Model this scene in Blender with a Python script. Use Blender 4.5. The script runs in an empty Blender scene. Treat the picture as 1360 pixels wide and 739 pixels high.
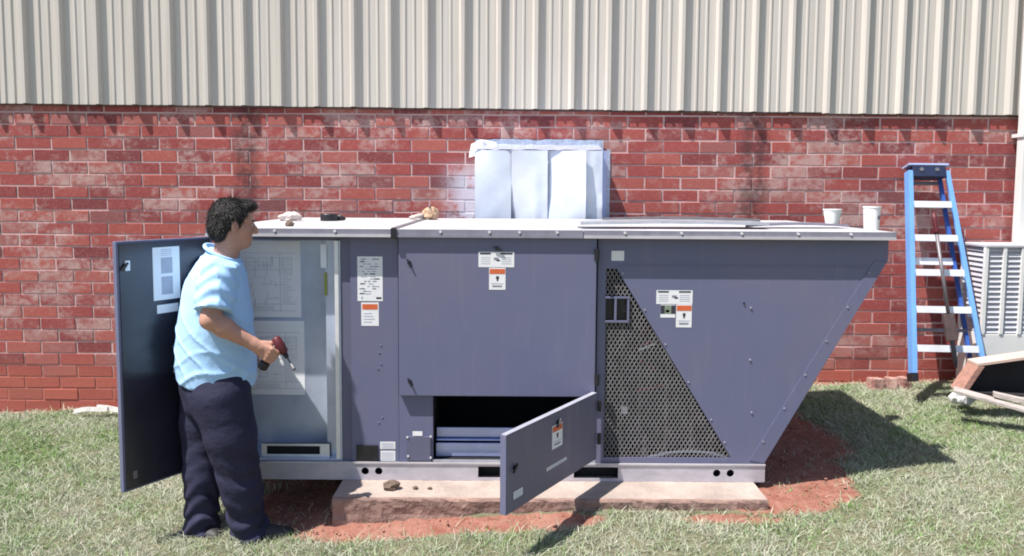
import bpy, bmesh, math, random
import numpy as np
from mathutils import Vector, Matrix

random.seed(7)
rng = np.random.default_rng(11)
scene = bpy.context.scene
COL = scene.collection
PI = math.pi

# ------------------------------------------------------------------ camera
CAM_Z = 1.83
F_PX, CX, CY = 1000.0, 680.0, 329.0
PITCH, ROLL = math.radians(4.3), math.radians(0.36)
_f = Vector((0, math.cos(PITCH), -math.sin(PITCH)))
_u = Vector((0, math.sin(PITCH), math.cos(PITCH)))
_r = Vector((1, 0, 0))
R_ = _r * math.cos(ROLL) + _u * math.sin(ROLL)
U_ = -_r * math.sin(ROLL) + _u * math.cos(ROLL)
cam_data = bpy.data.cameras.new("camera")
cam = bpy.data.objects.new("camera", cam_data)
COL.objects.link(cam)
m3 = Matrix((R_, U_, -_f)).transposed()
cam.matrix_world = Matrix.Translation((0, 0, CAM_Z)) @ m3.to_4x4()
cam_data.sensor_width = 36.0
cam_data.lens = 36.0 * F_PX / 1360.0
cam_data.shift_y = -(369.5 - CY) / 1360.0
cam_data.clip_start = 0.05
cam_data.clip_end = 2000
scene.camera = cam


def at(u, v, d):
    """world point seen at photo position (u, v) on the plane y = d (used to survey the place)"""
    k = _f + R_ * ((u - CX) / F_PX) + U_ * ((CY - v) / F_PX)
    k = k * (d / k.y)
    return Vector((k.x, d, k.z + CAM_Z))


# ------------------------------------------------------------------ light
SUN_EL, SUN_AZ = math.radians(62.6), math.radians(59)
sun_to = Vector((math.sin(SUN_AZ) * math.cos(SUN_EL), math.cos(SUN_AZ) * math.cos(SUN_EL), -math.sin(SUN_EL)))
sl = bpy.data.lights.new("sun", 'SUN')
sl.energy = 5.0
sl.angle = math.radians(0.5)
sl.color = (1.0, 0.955, 0.89)
so = bpy.data.objects.new("sun", sl)
COL.objects.link(so)
so.rotation_euler = sun_to.to_track_quat('-Z', 'Y').to_euler()
so.location = (-6, -4, 12)
world = bpy.data.worlds.new("World")
scene.world = world
world.use_nodes = True
wn = world.node_tree
sky = wn.nodes.new('ShaderNodeTexSky')
sky.sky_type = 'NISHITA'
sky.sun_disc = False
sky.sun_elevation = SUN_EL
sky.sun_rotation = math.atan2(-sun_to.x, -sun_to.y)
bg = wn.nodes['Background']
bg.inputs[1].default_value = 0.092
wn.links.new(sky.outputs[0], bg.inputs[0])
scene.view_settings.view_transform = 'Standard'
scene.view_settings.look = 'None'
scene.view_settings.gamma = 1
scene.view_settings.exposure = 0.70
scene.cycles.max_bounces = 6
scene.cycles.filter_width = 1.9


# ------------------------------------------------------------------ helpers
class MB:
    def __init__(s):
        s.v, s.f, s.m = [], [], []

    def add(s, vs, fs, mi=0):
        b = len(s.v)
        s.v += [tuple(p) for p in vs]
        s.f += [tuple(b + i for i in f) for f in fs]
        s.m += [mi] * len(fs)
        return s

    def box(s, x0, x1, y0, y1, z0, z1, mi=0):
        vs = [(x, y, z) for z in (z0, z1) for y in (y0, y1) for x in (x0, x1)]
        return s.add(vs, [(0, 2, 3, 1), (4, 5, 7, 6), (0, 1, 5, 4), (2, 6, 7, 3), (0, 4, 6, 2), (1, 3, 7, 5)], mi)

    def obox(s, o, ex, ey, ez, mi=0):
        """box from corner o along three edge vectors"""
        o, ex, ey, ez = map(Vector, (o, ex, ey, ez))
        vs = [o + ex * i + ey * j + ez * k for k in (0, 1) for j in (0, 1) for i in (0, 1)]
        return s.add(vs, [(0, 2, 3, 1), (4, 5, 7, 6), (0, 1, 5, 4), (2, 6, 7, 3), (0, 4, 6, 2), (1, 3, 7, 5)], mi)

    def bar(s, a, b, w, t, up=(0, 0, 1), mi=0):
        a, b = Vector(a), Vector(b)
        d = (b - a).normalized()
        x = d.cross(Vector(up))
        if x.length < 1e-5:
            x = d.cross(Vector((1, 0, 0)))
        x.normalize()
        y = d.cross(x).normalized()
        return s.obox(a - x * w / 2 - y * t / 2, x * w, y * t, b - a, mi)

    def prism_y(s, pts, y0, y1, mi=0):
        """polygon in x,z swept from y0 to y1"""
        n = len(pts)
        vs = [(x, y0, z) for x, z in pts] + [(x, y1, z) for x, z in pts]
        fs = [tuple(range(n)), tuple(range(2 * n - 1, n - 1, -1))]
        fs += [(i, i + n, (i + 1) % n + n, (i + 1) % n) for i in range(n)]
        return s.add(vs, fs, mi)

    def tube(s, pts, r, n=10, mi=0, cap=True):
        pts = [Vector(p) for p in pts]
        rs = r if isinstance(r, (list, tuple)) else [r] * len(pts)
        vs = []
        for i, p in enumerate(pts):
            t = (pts[min(i + 1, len(pts) - 1)] - pts[max(i - 1, 0)]).normalized()
            a = t.cross(Vector((0, 0, 1)))
            if a.length < 1e-3:
                a = t.cross(Vector((0, 1, 0)))
            a.normalize()
            b = t.cross(a)
            vs += [p + (a * math.cos(2 * PI * k / n) + b * math.sin(2 * PI * k / n)) * rs[i] for k in range(n)]
        fs = []
        for i in range(len(pts) - 1):
            fs += [(i * n + k, i * n + (k + 1) % n, (i + 1) * n + (k + 1) % n, (i + 1) * n + k) for k in range(n)]
        if cap:
            fs += [tuple(range(n - 1, -1, -1)), tuple((len(pts) - 1) * n + k for k in range(n))]
        return s.add(vs, fs, mi)

    def lathe(s, prof, c=(0, 0, 0), n=20, mi=0):
        vs = [(c[0] + r * math.cos(2 * PI * k / n), c[1] + r * math.sin(2 * PI * k / n), c[2] + z) for r, z in prof for k in range(n)]
        fs = []
        for i in range(len(prof) - 1):
            fs += [(i * n + k, i * n + (k + 1) % n, (i + 1) * n + (k + 1) % n, (i + 1) * n + k) for k in range(n)]
        return s.add(vs, fs, mi)


def link(name, me, parent=None):
    o = bpy.data.objects.new(name, me)
    COL.objects.link(o)
    if parent is not None:
        o.parent = parent
    return o


def worldloc(o):
    p = Vector((0, 0, 0))
    while o is not None:
        p += o.location
        o = o.parent
    return p


def build(name, mb, mats, parent=None, smooth=False, bevel=0.0, world_coords=True, origin=None):
    """link one mesh; vertices are in world coordinates unless world_coords is False"""
    me = bpy.data.meshes.new(name)
    off = Vector((0, 0, 0))
    if origin is not None:
        off = Vector(origin)
    elif parent is not None and world_coords:
        off = worldloc(parent)
    me.from_pydata([(x - off.x, y - off.y, z - off.z) for x, y, z in mb.v], [], mb.f)
    mats = mats if isinstance(mats, (list, tuple)) else [mats]
    for mm in mats:
        me.materials.append(mm)
    if len(mats) > 1:
        me.polygons.foreach_set('material_index', mb.m)
    bm = bmesh.new()
    bm.from_mesh(me)
    bmesh.ops.recalc_face_normals(bm, faces=bm.faces)
    if bevel > 0:
        es = [e for e in bm.edges if len(e.link_faces) == 2 and e.calc_face_angle(0) > 0.6]
        bmesh.ops.bevel(bm, geom=es, offset=bevel, segments=2, affect='EDGES', profile=0.6, clamp_overlap=True)
    bm.to_mesh(me)
    bm.free()
    if smooth:
        me.polygons.foreach_set('use_smooth', [True] * len(me.polygons))
    o = link(name, me, parent)
    if origin is not None:
        o.location = off
    return o


def tag(o, label=None, cat=None, group=None, kind=None):
    if label: o['label'] = label
    if cat: o['category'] = cat
    if group: o['group'] = group
    if kind: o['kind'] = kind
    return o


def empty(name, loc, label, cat, group=None, rot=(0, 0, 0)):
    o = bpy.data.objects.new(name, None)
    COL.objects.link(o)
    o.empty_display_size = 0.1
    o.location = loc
    o.rotation_euler = rot
    return tag(o, label, cat, group)


# ------------------------------------------------------------------ materials
def srgb(r, g, b):
    def c(x):
        x /= 255.0
        return x / 12.92 if x <= 0.04045 else ((x + 0.055) / 1.055) ** 2.4
    return (c(r), c(g), c(b), 1)


def nm(t, typ, **kw):
    n = t.nodes.new(typ)
    for k, v in kw.items():
        setattr(n, k, v)
    return n


def pmat(name, base, var=0.12, scale=6.0, rough=0.6, metal=0.0, bump=0.0, bscale=60.0, spec=0.5, tint=None,
         stretch=None, rvar=0.1, coord='pos'):
    """principled paint/metal/cloth with noise in colour, roughness and relief"""
    m = bpy.data.materials.new(name)
    m.use_nodes = True
    t = m.node_tree
    p = t.nodes['Principled BSDF']
    L = t.links.new
    if coord == 'pos':
        g = nm(t, 'ShaderNodeNewGeometry').outputs['Position']
    else:
        g = nm(t, 'ShaderNodeTexCoord').outputs['Object']
    mp = nm(t, 'ShaderNodeMapping')
    L(g, mp.inputs[0])
    if stretch:
        mp.inputs['Scale'].default_value = stretch
    nz = nm(t, 'ShaderNodeTexNoise')
    nz.inputs['Scale'].default_value = scale
    nz.inputs['Detail'].default_value = 6
    nz.inputs['Roughness'].default_value = 0.62
    L(mp.outputs[0], nz.inputs[0])
    b = base if len(base) == 4 else (*base, 1)
    lo = tuple(c * (1 - var) for c in b[:3]) + (1,)
    hi = tuple(min(1, c * (1 + var)) for c in b[:3]) + (1,)
    if tint:
        lo = tint if len(tint) == 4 else (*tint, 1)
    rp = nm(t, 'ShaderNodeValToRGB')
    rp.color_ramp.elements[0].position = 0.3
    rp.color_ramp.elements[1].position = 0.7
    rp.color_ramp.elements[0].color = lo
    rp.color_ramp.elements[1].color = hi
    L(nz.outputs[0], rp.inputs[0])
    L(rp.outputs[0], p.inputs['Base Color'])
    mr = nm(t, 'ShaderNodeMapRange')
    mr.inputs[3].default_value = max(0.03, rough - rvar)
    mr.inputs[4].default_value = min(1, rough + rvar)
    L(nz.outputs[0], mr.inputs[0])
    L(mr.outputs[0], p.inputs['Roughness'])
    p.inputs['Metallic'].default_value = metal
    p.inputs['Specular IOR Level'].default_value = spec
    if bump > 0:
        n2 = nm(t, 'ShaderNodeTexNoise')
        n2.inputs['Scale'].default_value = bscale
        n2.inputs['Detail'].default_value = 4
        L(mp.outputs[0], n2.inputs[0])
        bp = nm(t, 'ShaderNodeBump')
        bp.inputs['Strength'].default_value = bump
        bp.inputs['Distance'].default_value = 0.02
        L(n2.outputs[0], bp.inputs['Height'])
        L(bp.outputs[0], p.inputs['Normal'])
    return m


def math_node(t, op, a, b=None):
    n = nm(t, 'ShaderNodeMath', operation=op)
    for i, x in enumerate((a, b)):
        if x is None:
            continue
        if isinstance(x, (int, float)):
            n.inputs[i].default_value = x
        else:
            t.links.new(x, n.inputs[i])
    return n.outputs[0]


def mix_col(t, fac, a, b):
    n = nm(t, 'ShaderNodeMix', data_type='RGBA')
    for sock, x in ((n.inputs[0], fac), (n.inputs[6], a), (n.inputs[7], b)):
        if isinstance(x, (int, float)):
            sock.default_value = x
        elif isinstance(x, tuple):
            sock.default_value = x if len(x) == 4 else (*x, 1)
        else:
            t.links.new(x, sock)
    return n.outputs[2]


def smoothstep(t, x, lo, hi):
    n = nm(t, 'ShaderNodeMapRange', interpolation_type='SMOOTHSTEP')
    n.inputs[1].default_value = lo
    n.inputs[2].default_value = hi
    t.links.new(x, n.inputs[0])
    return n.outputs[0]


def noise(t, vec, scale, detail=5, rough=0.6, off=(0, 0, 0), sc=(1, 1, 1)):
    mp = nm(t, 'ShaderNodeMapping')
    mp.inputs['Location'].default_value = off
    mp.inputs['Scale'].default_value = sc
    t.links.new(vec, mp.inputs[0])
    n = nm(t, 'ShaderNodeTexNoise')
    n.inputs['Scale'].default_value = scale
    n.inputs['Detail'].default_value = detail
    n.inputs['Roughness'].default_value = rough
    t.links.new(mp.outputs[0], n.inputs[0])
    return n.outputs[0]


D_WALL = 6.42
D0 = 4.17
STAINS = [at(327, 230, D_WALL).x, at(1000, 230, D_WALL).x]
DUCT_L = at(632, 240, D_WALL).x


def brick_material(mortar=False):
    m = bpy.data.materials.new('mortar' if mortar else 'weathered_brick')
    m.use_nodes = True
    t = m.node_tree
    p = t.nodes['Principled BSDF']
    L = t.links.new
    pos = nm(t, 'ShaderNodeNewGeometry').outputs['Position']
    sx = nm(t, 'ShaderNodeSeparateXYZ')
    L(pos, sx.inputs[0])
    X, Z = sx.outputs[0], sx.outputs[2]
    if mortar:
        base = mix_col(t, noise(t, pos, 9), (0.50, 0.31, 0.30), (0.70, 0.53, 0.52))
    else:
        at_n = nm(t, 'ShaderNodeAttribute', attribute_type='GEOMETRY', attribute_name='tone')
        oi = nm(t, 'ShaderNodeObjectInfo')
        rnd = math_node(t, 'FRACT', math_node(t, 'ADD', at_n.outputs['Fac'], oi.outputs['Random']))
        rp = nm(t, 'ShaderNodeValToRGB')
        cr = rp.color_ramp
        cr.interpolation = 'LINEAR'
        cols = [(0.0, (0.20, 0.050, 0.055)), (0.2, (0.28, 0.062, 0.062)), (0.5, (0.35, 0.080, 0.072)),
                (0.8, (0.41, 0.110, 0.090)), (0.95, (0.34, 0.12, 0.11)), (1.0, (0.18, 0.065, 0.072))]
        cr.elements[0].position, cr.elements[0].color = cols[0][0], (*cols[0][1], 1)
        cr.elements[1].position, cr.elements[1].color = cols[-1][0], (*cols[-1][1], 1)
        for ps, c in cols[1:-1]:
            e = cr.elements.new(ps)
            e.color = (*c, 1)
        L(rnd, rp.inputs[0])
        fine = noise(t, pos, 45, 4, 0.7)
        base = mix_col(t, math_node(t, 'MULTIPLY', smoothstep(t, fine, 0.45, 0.8), 0.5), rp.outputs[0], (0.50, 0.22, 0.19))
        # lime bloom: patches, stronger on some bricks
        b1 = noise(t, pos, 2.4, 6, 0.66, sc=(1.0, 1, 1.5))
        b2 = noise(t, pos, 17, 5, 0.7, off=(3, 1, 2))
        bl = math_node(t, 'ADD', math_node(t, 'MULTIPLY', b1, 0.62), math_node(t, 'MULTIPLY', b2, 0.38))
        rnd2 = math_node(t, 'FRACT', math_node(t, 'MULTIPLY', rnd, 7.31))
        bl = math_node(t, 'ADD', bl, math_node(t, 'MULTIPLY', rnd2, 0.10))
        bloom = math_node(t, 'MULTIPLY', smoothstep(t, bl, 0.535, 0.69), 0.74)
        hi = math_node(t, 'SUBTRACT', 1, math_node(t, 'MULTIPLY', smoothstep(t, Z, 0.75, 0.25), 0.75))
        base = mix_col(t, math_node(t, 'MULTIPLY', bloom, hi), base, (0.52, 0.37, 0.35))
    # dark run-off streaks below two siding seams
    w = noise(t, pos, 3, 3, off=(9, 0, 0), sc=(0.4, 1, 1))
    for i, x0 in enumerate(STAINS):
        dx = math_node(t, 'ABSOLUTE', math_node(t, 'SUBTRACT', math_node(t, 'ADD', X, math_node(t, 'MULTIPLY', w, 0.16)), x0 + 0.08))
        st = math_node(t, 'MULTIPLY', smoothstep(t, dx, 0.17, 0.04), smoothstep(t, Z, 0.7, 1.5))
        st = math_node(t, 'MULTIPLY', st, smoothstep(t, noise(t, pos, 12, 5, 0.7), 0.3, 0.6))
        base = mix_col(t, math_node(t, 'MULTIPLY', st, 0.66), base, (0.055, 0.03, 0.035))
    # grey-white sealant smears left of the duct
    sm = math_node(t, 'MULTIPLY', smoothstep(t, X, DUCT_L - 0.36, DUCT_L - 0.08), smoothstep(t, X, DUCT_L + 0.08, DUCT_L + 0.02))
    sm = math_node(t, 'MULTIPLY', sm, smoothstep(t, Z, 2.14, 1.88))
    sm = math_node(t, 'MULTIPLY', sm, smoothstep(t, noise(t, pos, 8, 5, 0.7, off=(5, 0, 0)), 0.32, 0.50))
    base = mix_col(t, math_node(t, 'MULTIPLY', sm, 0.82), base, (0.60, 0.60, 0.70))
    # red clay splashed up from the ground, brick and joint alike
    n3 = noise(t, pos, 3.5, 5, 0.6, off=(1, 7, 0))
    cl = smoothstep(t, math_node(t, 'ADD', Z, math_node(t, 'MULTIPLY', n3, 0.55)), 0.82, 0.34)
    base = mix_col(t, math_node(t, 'MULTIPLY', cl, 0.85 if mortar else 0.62), base, (0.44, 0.125, 0.085))
    L(base, p.inputs['Base Color'])
    p.inputs['Roughness'].default_value = 0.88
    p.inputs['Specular IOR Level'].default_value = 0.25
    bp = nm(t, 'ShaderNodeBump')
    bp.inputs['Strength'].default_value = 0.5
    bp.inputs['Distance'].default_value = 0.006
    L(noise(t, pos, 70, 5, 0.7), bp.inputs['Height'])
    L(bp.outputs[0], p.inputs['Normal'])
    return m


M_BRICK = brick_material()
M_MORTAR = brick_material(True)
M_SIDING = pmat('cream_siding_paint', (0.575, 0.535, 0.49), 0.10, 3.0, 0.42, stretch=(7, 1, 0.2), spec=0.4)
M_FLASH_SHADOW = pmat('brown_flashing_shadow', (0.10, 0.055, 0.05), 0.2, 8, 0.5)  # flashing brown with the shadow gap put into the colour
def paint(name, ca, cb, dust):
    m = bpy.data.materials.new(name)
    m.use_nodes = True
    t = m.node_tree
    p = t.nodes['Principled BSDF']
    L = t.links.new
    pos = nm(t, 'ShaderNodeNewGeometry').outputs['Position']
    n1 = noise(t, pos, 1.3, 5, 0.6)
    n2 = noise(t, pos, 5, 6, 0.7, sc=(5, 1, 0.35))
    n3 = noise(t, pos, 38, 4, 0.7)
    c = mix_col(t, smoothstep(t, n1, 0.35, 0.65), (*ca, 1), (*cb, 1))
    c = mix_col(t, math_node(t, 'MULTIPLY', smoothstep(t, n2, 0.5, 0.78), dust), c, (0.30, 0.27, 0.28, 1))
    c = mix_col(t, math_node(t, 'MULTIPLY', smoothstep(t, n3, 0.68, 0.78), 0.35), c, (0.24, 0.23, 0.27, 1))
    L(c, p.inputs['Base Color'])
    mr = nm(t, 'ShaderNodeMapRange')
    mr.inputs[3].default_value = 0.34
    mr.inputs[4].default_value = 0.60
    L(n1, mr.inputs[0])
    L(mr.outputs[0], p.inputs['Roughness'])
    bp = nm(t, 'ShaderNodeBump')
    bp.inputs['Strength'].default_value = 0.16
    bp.inputs['Distance'].default_value = 0.02
    L(noise(t, pos, 2.6, 2, 0.5, off=(4, 2, 0)), bp.inputs['Height'])
    L(bp.outputs[0], p.inputs['Normal'])
    return m


M_PAINT = paint('unit_grey_paint', (0.128, 0.138, 0.232), (0.148, 0.144, 0.228), 0.14)
M_PAINT_D = paint('unit_grey_paint_worn', (0.110, 0.116, 0.190), (0.124, 0.121, 0.184), 0.25)
M_RIVET = pmat('dull_zinc', (0.34, 0.34, 0.40), 0.1, 20, 0.5)
M_LIP = pmat('roof_edge_grey', (0.23, 0.225, 0.28), 0.12, 9, 0.5, stretch=(2, 1, 1))
M_DOORIN = pmat('door_inner_dark', (0.018, 0.017, 0.032), 0.35, 3, 0.30, spec=0.8)  # near-black inner face of the tall door
M_ROOF = pmat('roof_pan_paint', (0.50, 0.48, 0.51), 0.14, 4, 0.5, stretch=(1, 1, 1))
M_GALV = pmat('galvanised_sheet', (0.58, 0.60, 0.66), 0.12, 14, 0.42, metal=0.75, bump=0.02, bscale=8)
M_GALV_IN = pmat('galvanised_liner', (0.52, 0.58, 0.72), 0.22, 2.2, 0.36, metal=0.35)
M_RAIL = pmat('galvanised_rail', (0.50, 0.48, 0.54), 0.14, 9, 0.55, metal=0.35, stretch=(1, 1, 2))
M_BLACK = pmat('black_plastic', (0.012, 0.012, 0.016), 0.2, 20, 0.45)
M_DARK = pmat('dark_insulation_shade', (0.012, 0.012, 0.015), 0.3, 20, 0.9)  # insulation, and the sheets that stand in for shade behind slots
M_COILPAN = pmat('blower_blue_reflection', (0.48, 0.54, 0.85), 0.1, 6, 0.35, metal=0.5)  # blue reflection in the blower opening put into the base colour
M_MESH = pmat('mesh_galvanised', (0.25, 0.24, 0.25), 0.25, 12, 0.5)
M_COIL = pmat('condenser_coil_fins', (0.045, 0.045, 0.05), 0.3, 30, 0.6, stretch=(1, 1, 8))
M_WHITE = pmat('label_white', (0.78, 0.78, 0.80), 0.03, 20, 0.5)
M_PAPER = pmat('paper_white', (0.90, 0.91, 0.94), 0.03, 6, 0.75)
M_ORANGE = pmat('label_orange', (0.62, 0.13, 0.045), 0.08, 20, 0.5)
M_INK = pmat('print_grey', (0.22, 0.22, 0.27), 0.1, 20, 0.6)
M_INKL = pmat('print_pale', (0.42, 0.44, 0.52), 0.1, 20, 0.6)
M_INKD = pmat('print_dark', (0.035, 0.035, 0.045), 0.1, 20, 0.6)
M_GREENY = pmat('label_green_grey', (0.22, 0.27, 0.20), 0.3, 60, 0.6)
M_YELLOW = pmat('label_yellow_green', (0.30, 0.34, 0.07), 0.1, 20, 0.5)
M_CONC = pmat('pad_concrete', (0.37, 0.30, 0.265), 0.2, 5, 0.9, bump=0.35, bscale=40)
M_CONC_SIDE = pmat('pad_clay_stained', (0.25, 0.16, 0.135), 0.4, 7, 0.95, bump=0.6, bscale=30)
M_BLUE = pmat('ladder_blue_fibreglass', (0.16, 0.36, 0.76), 0.1, 8, 0.4, stretch=(1, 1, 0.4))
M_BLUE_D = pmat('ladder_blue_inner', (0.035, 0.10, 0.36), 0.1, 8, 0.5)
M_ALU = pmat('aluminium', (0.78, 0.78, 0.80), 0.06, 12, 0.4, metal=0.3)
M_LADCAP = pmat('ladder_cap_top', (0.34, 0.40, 0.62), 0.1, 12, 0.5)
M_CAP = pmat('ladder_cap_plastic', (0.015, 0.022, 0.06), 0.15, 12, 0.5)
M_RED = pmat('dark_red_rubber', (0.10, 0.012, 0.018), 0.2, 20, 0.5)
M_STEEL = pmat('grey_steel', (0.20, 0.185, 0.20), 0.2, 15, 0.5, metal=0.4)
M_BROWNSTEEL = pmat('rusty_steel', (0.075, 0.05, 0.05), 0.3, 20, 0.7)
M_CONDW = pmat('condenser_white', (0.74, 0.73, 0.72), 0.05, 6, 0.5)
M_LOUVRE = pmat('condenser_louvre', (0.50, 0.50, 0.54), 0.08, 6, 0.5)
M_WOOD = pmat('raw_wood', (0.36, 0.19, 0.15), 0.25, 5, 0.8, stretch=(0.3, 6, 6), bump=0.2, bscale=20)
M_WOODL = pmat('pale_ply', (0.58, 0.42, 0.36), 0.12, 5, 0.8, stretch=(0.4, 5, 5))
M_WOODG = pmat('weathered_wood', (0.42, 0.37, 0.35), 0.3, 5, 0.9, stretch=(0.4, 8, 8), bump=0.3, bscale=20)
M_WOODDK = pmat('box_inside_shade', (0.02, 0.016, 0.022), 0.3, 8, 0.9)  # shade inside the tipped tray put into the board colour
M_CUP = pmat('white_foam', (0.82, 0.82, 0.82), 0.02, 30, 0.6)
M_TRIM = pmat('dirty_white_trim', (0.50, 0.47, 0.45), 0.25, 20, 0.7)
M_LOOSE = pmat('mortar_crusted_brick', (0.50, 0.34, 0.30), 0.1, 14, 0.9, tint=(0.20, 0.065, 0.055), bump=0.4, bscale=40)
M_RAG = pmat('tan_leather', (0.45, 0.30, 0.20), 0.25, 25, 0.9, bump=0.4, bscale=60)
M_RAGW = pmat('grubby_white_cloth', (0.58, 0.50, 0.46), 0.2, 30, 0.9, bump=0.4, bscale=60)
M_PLBAG = pmat('white_plastic_film', (0.74, 0.74, 0.78), 0.08, 20, 0.35)
M_STONE = pmat('dirt_clod', (0.14, 0.095, 0.075), 0.4, 40, 0.95, bump=0.5, bscale=80)
M_EYE = pmat('eye_white_shaded', (0.42, 0.36, 0.34), 0.05, 20, 0.3)  # eye white dimmed, the shade on the face put into its colour
M_SKIN = pmat('skin', (0.47, 0.25, 0.185), 0.12, 14, 0.5, spec=0.4, bump=0.05, bscale=200)
M_HAIR = pmat('dark_hair', (0.012, 0.009, 0.009), 0.3, 60, 0.5, bump=0.35, bscale=220)
M_SHIRT = pmat('light_blue_cotton', (0.40, 0.63, 0.93), 0.03, 4, 0.85, spec=0.2, bump=0.55, bscale=8, coord='obj', stretch=(1, 1, 0.7))
M_NAVY = pmat('navy_work_trousers', (0.026, 0.026, 0.056), 0.25, 6, 0.8, spec=0.25, bump=0.45, bscale=10, coord='obj', stretch=(1, 1, 1.6))
M_BOOT = pmat('dark_boot_leather', (0.022, 0.018, 0.022), 0.3, 20, 0.6)


# ------------------------------------------------------------------ ground
ZP = at(680, 638.5, D0 - 0.01).z            # top of the concrete pad / underside of the rail
ctl = np.array([
    (-4.6, 6.42, at(0, 546, 6.42).z), (-3.3, 6.42, at(165, 540, 6.42).z), (-1, 6.42, 0.02), (1.2, 6.42, 0.12),
    (2.7, 6.42, at(1100, 508, 6.42).z), (3.7, 6.42, at(1260, 503, 6.42).z), (4.8, 6.42, 0.25),
    (-4.2, 4.6, -0.09), (-2.6, 4.4, -0.04), (-1.45, 3.9, 0.0), (-1.3, 4.5, 0.06), (-0.92, 3.80, 0.125), (-1.18, 3.86, 0.012), (-1.15, 3.7, -0.01), (-0.5, 3.82, 0.13), (0.0, 3.82, 0.145), (0.45, 3.84, 0.158), (0.9, 3.85, ZP - 0.045), (1.35, 3.86, ZP - 0.02), (1.2, 4.6, ZP - 0.04), (1.9, 4.2, ZP - 0.02), (2.7, 4.54, 0.20), (3.0, 5.4, 0.20), (4.3, 4.3, 0.23),
    (-3.6, 3.5, -0.10), (-1.5, 3.5, -0.03), (-1.0, 3.3, 0.0), (0, 3.45, 0.09), (1.4, 3.5, 0.10), (3.2, 3.6, 0.16), (0, 5.2, 0.08), (1.6, 5.4, 0.14)])


def ground_z(x, y):
    x = np.asarray(x, float)
    y = np.asarray(y, float)
    xc, yc = np.clip(x, -5.5, 5.8), np.clip(y, 2.4, 6.6)
    num = np.zeros_like(xc)
    den = np.zeros_like(xc)
    for cx, cy, cz in ctl:
        w = np.exp(-(((xc - cx) / 0.75) ** 2 + ((yc - cy) / 0.5) ** 2)) + 1e-3 / (0.3 + (xc - cx) ** 2 + (yc - cy) ** 2) ** 2
        num += w * cz
        den += w
    return num / den


def wob(x, y, s=0.0):
    return (np.sin(3.1 * x + 1.7 * y + s) + np.sin(5.3 * x - 4.1 * y + 1.3 + s) + np.sin(9.7 * x + 7.9 * y + 2.1 * s)
            + np.sin(17.0 * x - 13.0 * y + 0.5 + s) * 0.7 + np.sin(-23.0 * x + 31.0 * y + s) * 0.5) / 4.2


def dirt_mask(x, y):
    """1 where bare red clay shows, 0 where the turf is closed"""
    m = np.zeros_like(np.asarray(x, float))
    for cx, cy, rx, ry in ((-0.55, 3.80, 0.55, 0.11), (0.05, 3.79, 0.42, 0.10), (-1.15, 4.2, 0.40, 0.30), (-1.0, 3.9, 0.22, 0.12), (1.70, 4.5, 0.34, 0.45),
                           (1.85, 5.1, 0.42, 0.6), (1.45, 3.98, 0.36, 0.13), (1.65, 4.12, 0.30, 0.16), (0.0, 5.2, 2.0, 1.0),
                           (1.75, 5.6, 0.45, 0.6), (1.15, 3.80, 0.3, 0.05)):
        q = np.sqrt(((x - cx) / rx) ** 2 + ((y - cy) / ry) ** 2)
        m = np.maximum(m, np.clip((1.18 - q) / 0.4, 0, 1))
    base = np.clip((y - 6.27) / 0.12, 0, 1) * 0.8
    m = np.maximum(m, base)
    return np.clip(m + wob(x, y) * 0.28 * (m > 0.02), 0, 1)


gx = np.concatenate([[-900, -200, -60, -25, -12, -8], np.arange(-6, 6.5, 0.04), [8, 12, 25, 60, 200, 900]])
gy = np.concatenate([[-900, -200, -60, -25, -10, -4, 0, 1.5, 2.4], np.arange(3.0, 6.52, 0.035), [7.5, 10, 25, 60, 200, 900]])
GX, GY = np.meshgrid(gx, gy, indexing='ij')
DM = dirt_mask(GX, GY)
inner = (np.abs(GX) < 6.4) & (GY > 2.9) & (GY < 6.5)
GZ = ground_z(GX, GY) - 0.012 + inner * (rng.normal(0, 0.004, GX.shape) + wob(GX * 1.7, GY * 2.1, 4) * 0.012)
hollow = np.exp(-(((GX + 1.25) / 0.35) ** 2 + ((GY - 4.35) / 0.3) ** 2)) * 0.05
GZ = GZ - hollow
nx, ny = GX.shape
vs = np.stack([GX, GY, GZ], -1).reshape(-1, 3)
idx = np.arange(nx * ny).reshape(nx, ny)
q = np.stack([idx[:-1, :-1], idx[1:, :-1], idx[1:, 1:], idx[:-1, 1:]], -1).reshape(-1, 4)


def np_mesh(name, verts, quads=None, tris=None, mats=(), smooth=False):
    me = bpy.data.meshes.new(name)
    fl, starts, tot, k = [], [], [], 0
    for arr, n in ((quads, 4), (tris, 3)):
        if arr is None or len(arr) == 0:
            continue
        fl.append(np.asarray(arr).reshape(-1))
        starts.append(k + n * np.arange(len(arr)))
        tot.append(np.full(len(arr), n))
        k += n * len(arr)
    fl = np.concatenate(fl).astype(np.int32)
    st = np.concatenate(starts).astype(np.int32)
    me.vertices.add(len(verts))
    me.vertices.foreach_set('co', np.asarray(verts, np.float32).reshape(-1))
    me.loops.add(len(fl))
    me.loops.foreach_set('vertex_index', fl)
    me.polygons.add(len(st))
    me.polygons.foreach_set('loop_start', st)
    try:
        me.polygons.foreach_set('loop_total', np.concatenate(tot).astype(np.int32))
    except Exception:
        pass
    if smooth:
        me.polygons.foreach_set('use_smooth', np.ones(len(st), bool))
    me.update(calc_edges=True)
    for mm in mats:
        me.materials.append(mm)
    return me


def attr(me, name, vals):
    a = me.attributes.new(name, 'FLOAT', 'POINT')
    a.data.foreach_set('value', np.asarray(vals, np.float32))


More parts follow.
